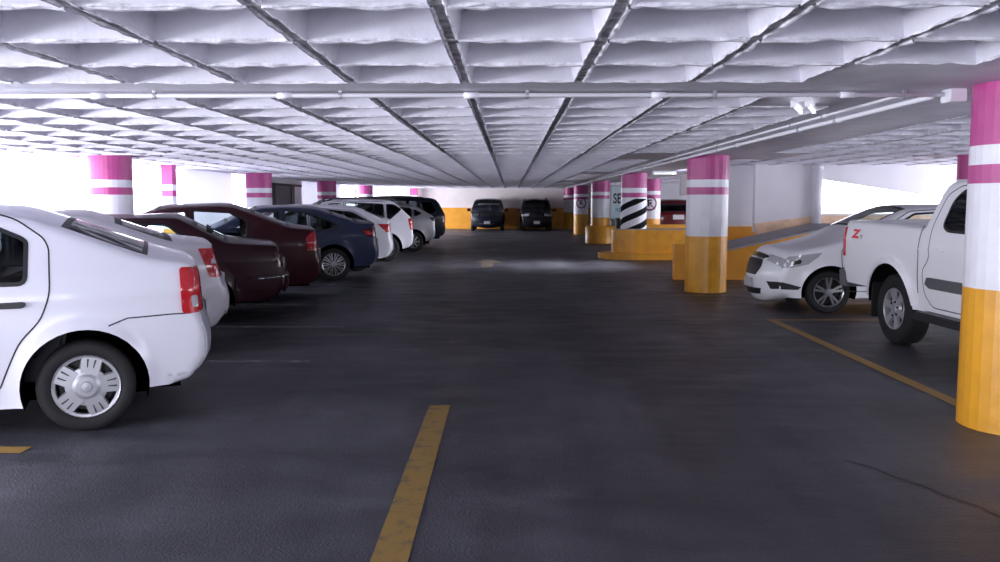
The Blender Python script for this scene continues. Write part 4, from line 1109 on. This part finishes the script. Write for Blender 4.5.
# 14 white pickup -----------------------------------------------------------------
def pickup():
    L, W, R = 5.3, .94, .385; xf, xr = .93, 4.05
    prof = [(.30, .34, .08, 'front'), (.17, .42, .17, 'front'), (.16, .75, .17, 'front'), (.20, .95, .14, 'front'), (.32, 1.08, .06, 'hood'), (.8, 1.15, .05, 'hood'), (1.35, 1.20, .06, 'windshield'),
            (2.05, 1.72, .04, 'roof'), (2.6, 1.785, .03, 'roof'), (3.26, 1.76, .03, 'rear_window'), (3.43, 1.31, .02, 'hood'), (3.455, 1.295, .0, 'hood'), (3.47, 1.295, .0, 'hood'), (3.49, 1.295, -1.45, 'bed'), (5.14, 1.305, -1.45, 'rear'), (5.155, 1.305, 0, 'rear'),
            (5.24, 1.295, .02, 'rear'), (5.25, 1.2, .04, 'rear'), (5.25, .75, .04, 'rear'), (5.24, .58, .03, 'rear'), (5.2, .55, .0, 'rear')]
    prof = [(p[0], p[1]+.016*(p[0]-3.4), p[2], p[3]) for p in prof]
    belt = (1.08, 1.17)
    gh = [(1.62, 1.24), (2.10, 1.62), (2.55, 1.68), (2.90, 1.67), (3.04, 1.57), (3.10, 1.32), (3.0, 1.27)]
    bx = 2.42
    wf = round_poly(clip_x(gh, bx-.05, True), .05); wr_ = round_poly(clip_x(gh, bx+.05, False), .07)
    fd = round_poly([(1.40, .50), (1.34, 1.05), (1.52, 1.24), (2.03, 1.655), (bx, 1.71), (bx, .50)], .05, 3)
    rd = round_poly([(bx+.012, .50), (bx+.012, 1.71), (2.98, 1.71), (3.18, 1.62), (3.28, 1.30), (3.26, .98), (3.38, .86), (3.34, .62), (3.20, .50)], .06, 3)
    d = dict(L=L, W=W, prof=prof, belt=belt, xf=xf, xr=xr, R=R, Ra=.50, sill=.44, tw=.25, rim='truck6', rim_mat=M['hubcap'], rimR=.232, paint=TRUCK, doors=[fd, rd], windows=[(wf, 0), (wr_, 1)],
             handles=[(bx-.2, 1.06), (3.08, 1.08)], mirrors=[(1.75, 1.24)], seats=(2.0, 2.8, .6), th=.22, r=.05, kf=.10, kr=.015, tr=.5, h=.06, flare=.03, win=.05, cv=.08)
    d['glass_list'] = {0: M['glass_dark'], 1: M['glass_dark'], 'rear_window': M['glass_dark'], 'windshield': M['glass_mid']}
    def extras(root, B, x0):
        mb = MB()
        for s_ in (-1, 1):
            m_ = MB(); y = s_*(W+.02)
            m_.prism([(1.36-x0, .40), (1.46-x0, .455), (3.30-x0, .455), (3.40-x0, .40), (3.32-x0, .37), (1.42-x0, .37)], 'y', s_*(W-.10), s_*(W+.10))
            for xx in (1.7, 2.4, 3.1): m_.box(xx-.03-x0, xx+.03-x0, min(s_*(W-.40), s_*(W-.05)), max(s_*(W-.40), s_*(W-.05)), .40, .44)
            m_.build('running_board', M['plastic'], root, False, True, .012)
            m_ = MB(); m_.box(xr+.43-x0, xr+.46-x0, min(s_*(W-.30), s_*(W-.03)), max(s_*(W-.30), s_*(W-.03)), .24, .66); m_.build('mud_flap', M['plastic'], root, False, True, .006)
        m_ = MB(); m_.prism([(5.14-x0, .52), (5.16-x0, .74), (5.36-x0, .74), (5.38-x0, .70), (5.34-x0, .52)], 'y', -W+.02, W-.02)
        m_.build('rear_bumper', M['greyplastic'], root, False, True, .02)
        m_ = MB()
        for s_ in (-1, 1): ribbon(m_, B, [(3.465, .62), (3.465, 1.31)], s_, x0, .014, .002, False)
        m_.build('cab_gap', M['seam'], root, fix=False)
        # side lettering on the bed
        for s_ in (-1, 1):
            yw = float(B.W([(4.98, 1.24)])[0])
            tz, fz = text_mesh('Z', .135, .05); t7, f7 = text_mesh('71', .065)
            m_ = MB()
            def put(vs, fs, cx, cz, sx, sl=.22):
                # seen from outside: mirrored on the far side so that it reads correctly
                pts = [(cx-s_*(v.x*sx+sl*v.y), cz+v.y) for v in vs]
                ys = B.W(pts)+.004
                m_.add([(p[0]-x0, s_*ys[i], p[1]) for i, p in enumerate(pts)], fs if s_ > 0 else [f[::-1] for f in fs])
            put(tz, fz, 4.90, 1.17, 1.9)
            m_.m = 1; put(t7, f7, 4.90-s_*.15, 1.14, 1.2)
            m_.build('bed_decal', [M['red'], M['greyplastic']], root, fix=False)['label'] = 'red off-road lettering decal'
    d['extras'] = [extras]
    d['patches'] = [
        dict(name='headlight', mat=M['clear_lens'], side=[(.16, .82), (.18, .99), (.5, 1.04), (.44, .86)], end=('front', [(.62, .80), (.62, .98), (1, .99), (1, .80)])),
        dict(name='grille', mat=M['plastic'], pair=False, end=('front', [(-.58, .70), (-.58, .98), (.58, .98), (.58, .70)])),
        dict(name='tail_light', mat=M['red_lens'], off=.02, side=[(5.17, 1.25), (5.28, 1.25), (5.28, .90), (5.17, .90)], end=('rear', [(.84, .90), (.84, 1.24), (1, 1.25), (1, .90)])),
        dict(name='side_moulding', mat=M['greyplastic'], off=.02, side=round_poly([(1.5, .69), (1.5, .80), (3.26, .80), (3.30, .73), (3.22, .69)], .02)),
        dict(name='fender_flare', mat=TRUCK, off=.012, side=[(xr+.58*math.cos(a), R+.58*math.sin(a)) for a in [PI*.06+PI*.88*i/16 for i in range(17)]]+[(xr+.503*math.cos(a), R+.503*math.sin(a)) for a in [PI*.94-PI*.88*i/16 for i in range(17)]]),
        ]
    d['plates'] = [('rear', .85, 0, .16, .075)]
    rz = math.radians(PICK_A); c, s = math.cos(rz), math.sin(rz)
    lx, ly = xr-L/2, W-.05                      # rear wheel outer face
    X = PICK_X-(lx*c-ly*s); Y = PICK_Y-(lx*s+ly*c)
    make_car('pickup_truck', 'white double cab pickup parked behind the nearest painted column', 'car', d, (X, Y, 0), rz)
PICK_X, PICK_Y, PICK_A = 4.19, 9.3, 92.5
pickup()

# ================================================================== LIGHT AND CAMERA
w = bpy.data.worlds.new('sky'); S.world = w; w.use_nodes = True
nt = w.node_tree; bg = nt.nodes['Background']
tc = nt.nodes.new('ShaderNodeTexCoord'); sp = nt.nodes.new('ShaderNodeSeparateXYZ'); rp = nt.nodes.new('ShaderNodeValToRGB')
e = rp.color_ramp.elements; e[0].position = .45; e[0].color = (.82, .83, .98, 1); e[1].position = .6; e[1].color = (.90, .91, 1, 1)
mr = nt.nodes.new('ShaderNodeMapRange'); mr.inputs[1].default_value = -1
nt.links.new(tc.outputs['Generated'], sp.inputs[0]); nt.links.new(sp.outputs['Z'], mr.inputs[0]); nt.links.new(mr.outputs[0], rp.inputs[0]); nt.links.new(rp.outputs[0], bg.inputs['Color'])
bg.inputs['Strength'].default_value = 7.5
def area(name, loc, rot, sx, sy, power, col=(.91, .92, 1), portal=False, spread=None):
    l = bpy.data.lights.new(name, 'AREA'); l.shape = 'RECTANGLE'; l.size = sx; l.size_y = sy; l.energy = power; l.color = col
    if spread: l.spread = spread
    if portal: l.cycles.is_portal = True
    o = bpy.data.objects.new(name, l); COL.objects.link(o); o.location = loc; o.rotation_euler = rot; return o
# sky portals in the openings
area('portal_left', (-8.2, 18.5, 1.45), (0, -PI/2, 0), 1.9, 46, 1, portal=True)
area('portal_rear', (-3.35, -4.4, 1.2), (PI/2, 0, 0), 9, 2.4, 1, portal=True)
area('portal_right', (11.3, 6, 1.2), (0, PI/2, 0), 2.4, 20, 1, portal=True)

area('daylight_left_near', (-8.7, 2.0, .95), (0, -PI/2-.25, 0), .9, 9, 760)
area('daylight_left_far', (-8.9, 45.0, 1.4), (0, -PI/2, .25), 1.4, 6, 700)
area('fill_ramp_mouth', (4.75, 20.9, 2.30), (0, 1.12, 0), .9, 2.2, 110, spread=1.0)  # added lamp under the ceiling, throws a light band on the lane floor
cam = bpy.data.cameras.new('camera'); co = bpy.data.objects.new('camera', cam); COL.objects.link(co)
cam.sensor_width = 36; cam.lens = 36*850/1000; cam.clip_start = .05
co.location = (0, 0, 1.55); co.rotation_euler = (PI/2-math.atan(79/850), 0, math.atan(10/850))
S.camera = co
S.view_settings.view_transform = 'Standard'; S.view_settings.look = 'None'
S.view_settings.exposure = .12; S.view_settings.gamma = 1
S.cycles.use_denoising = True
S.cycles.max_bounces = 8; S.cycles.diffuse_bounces = 5; S.cycles.glossy_bounces = 3; S.cycles.transparent_max_bounces = 12
S.cycles.caustics_reflective = False; S.cycles.caustics_refractive = False
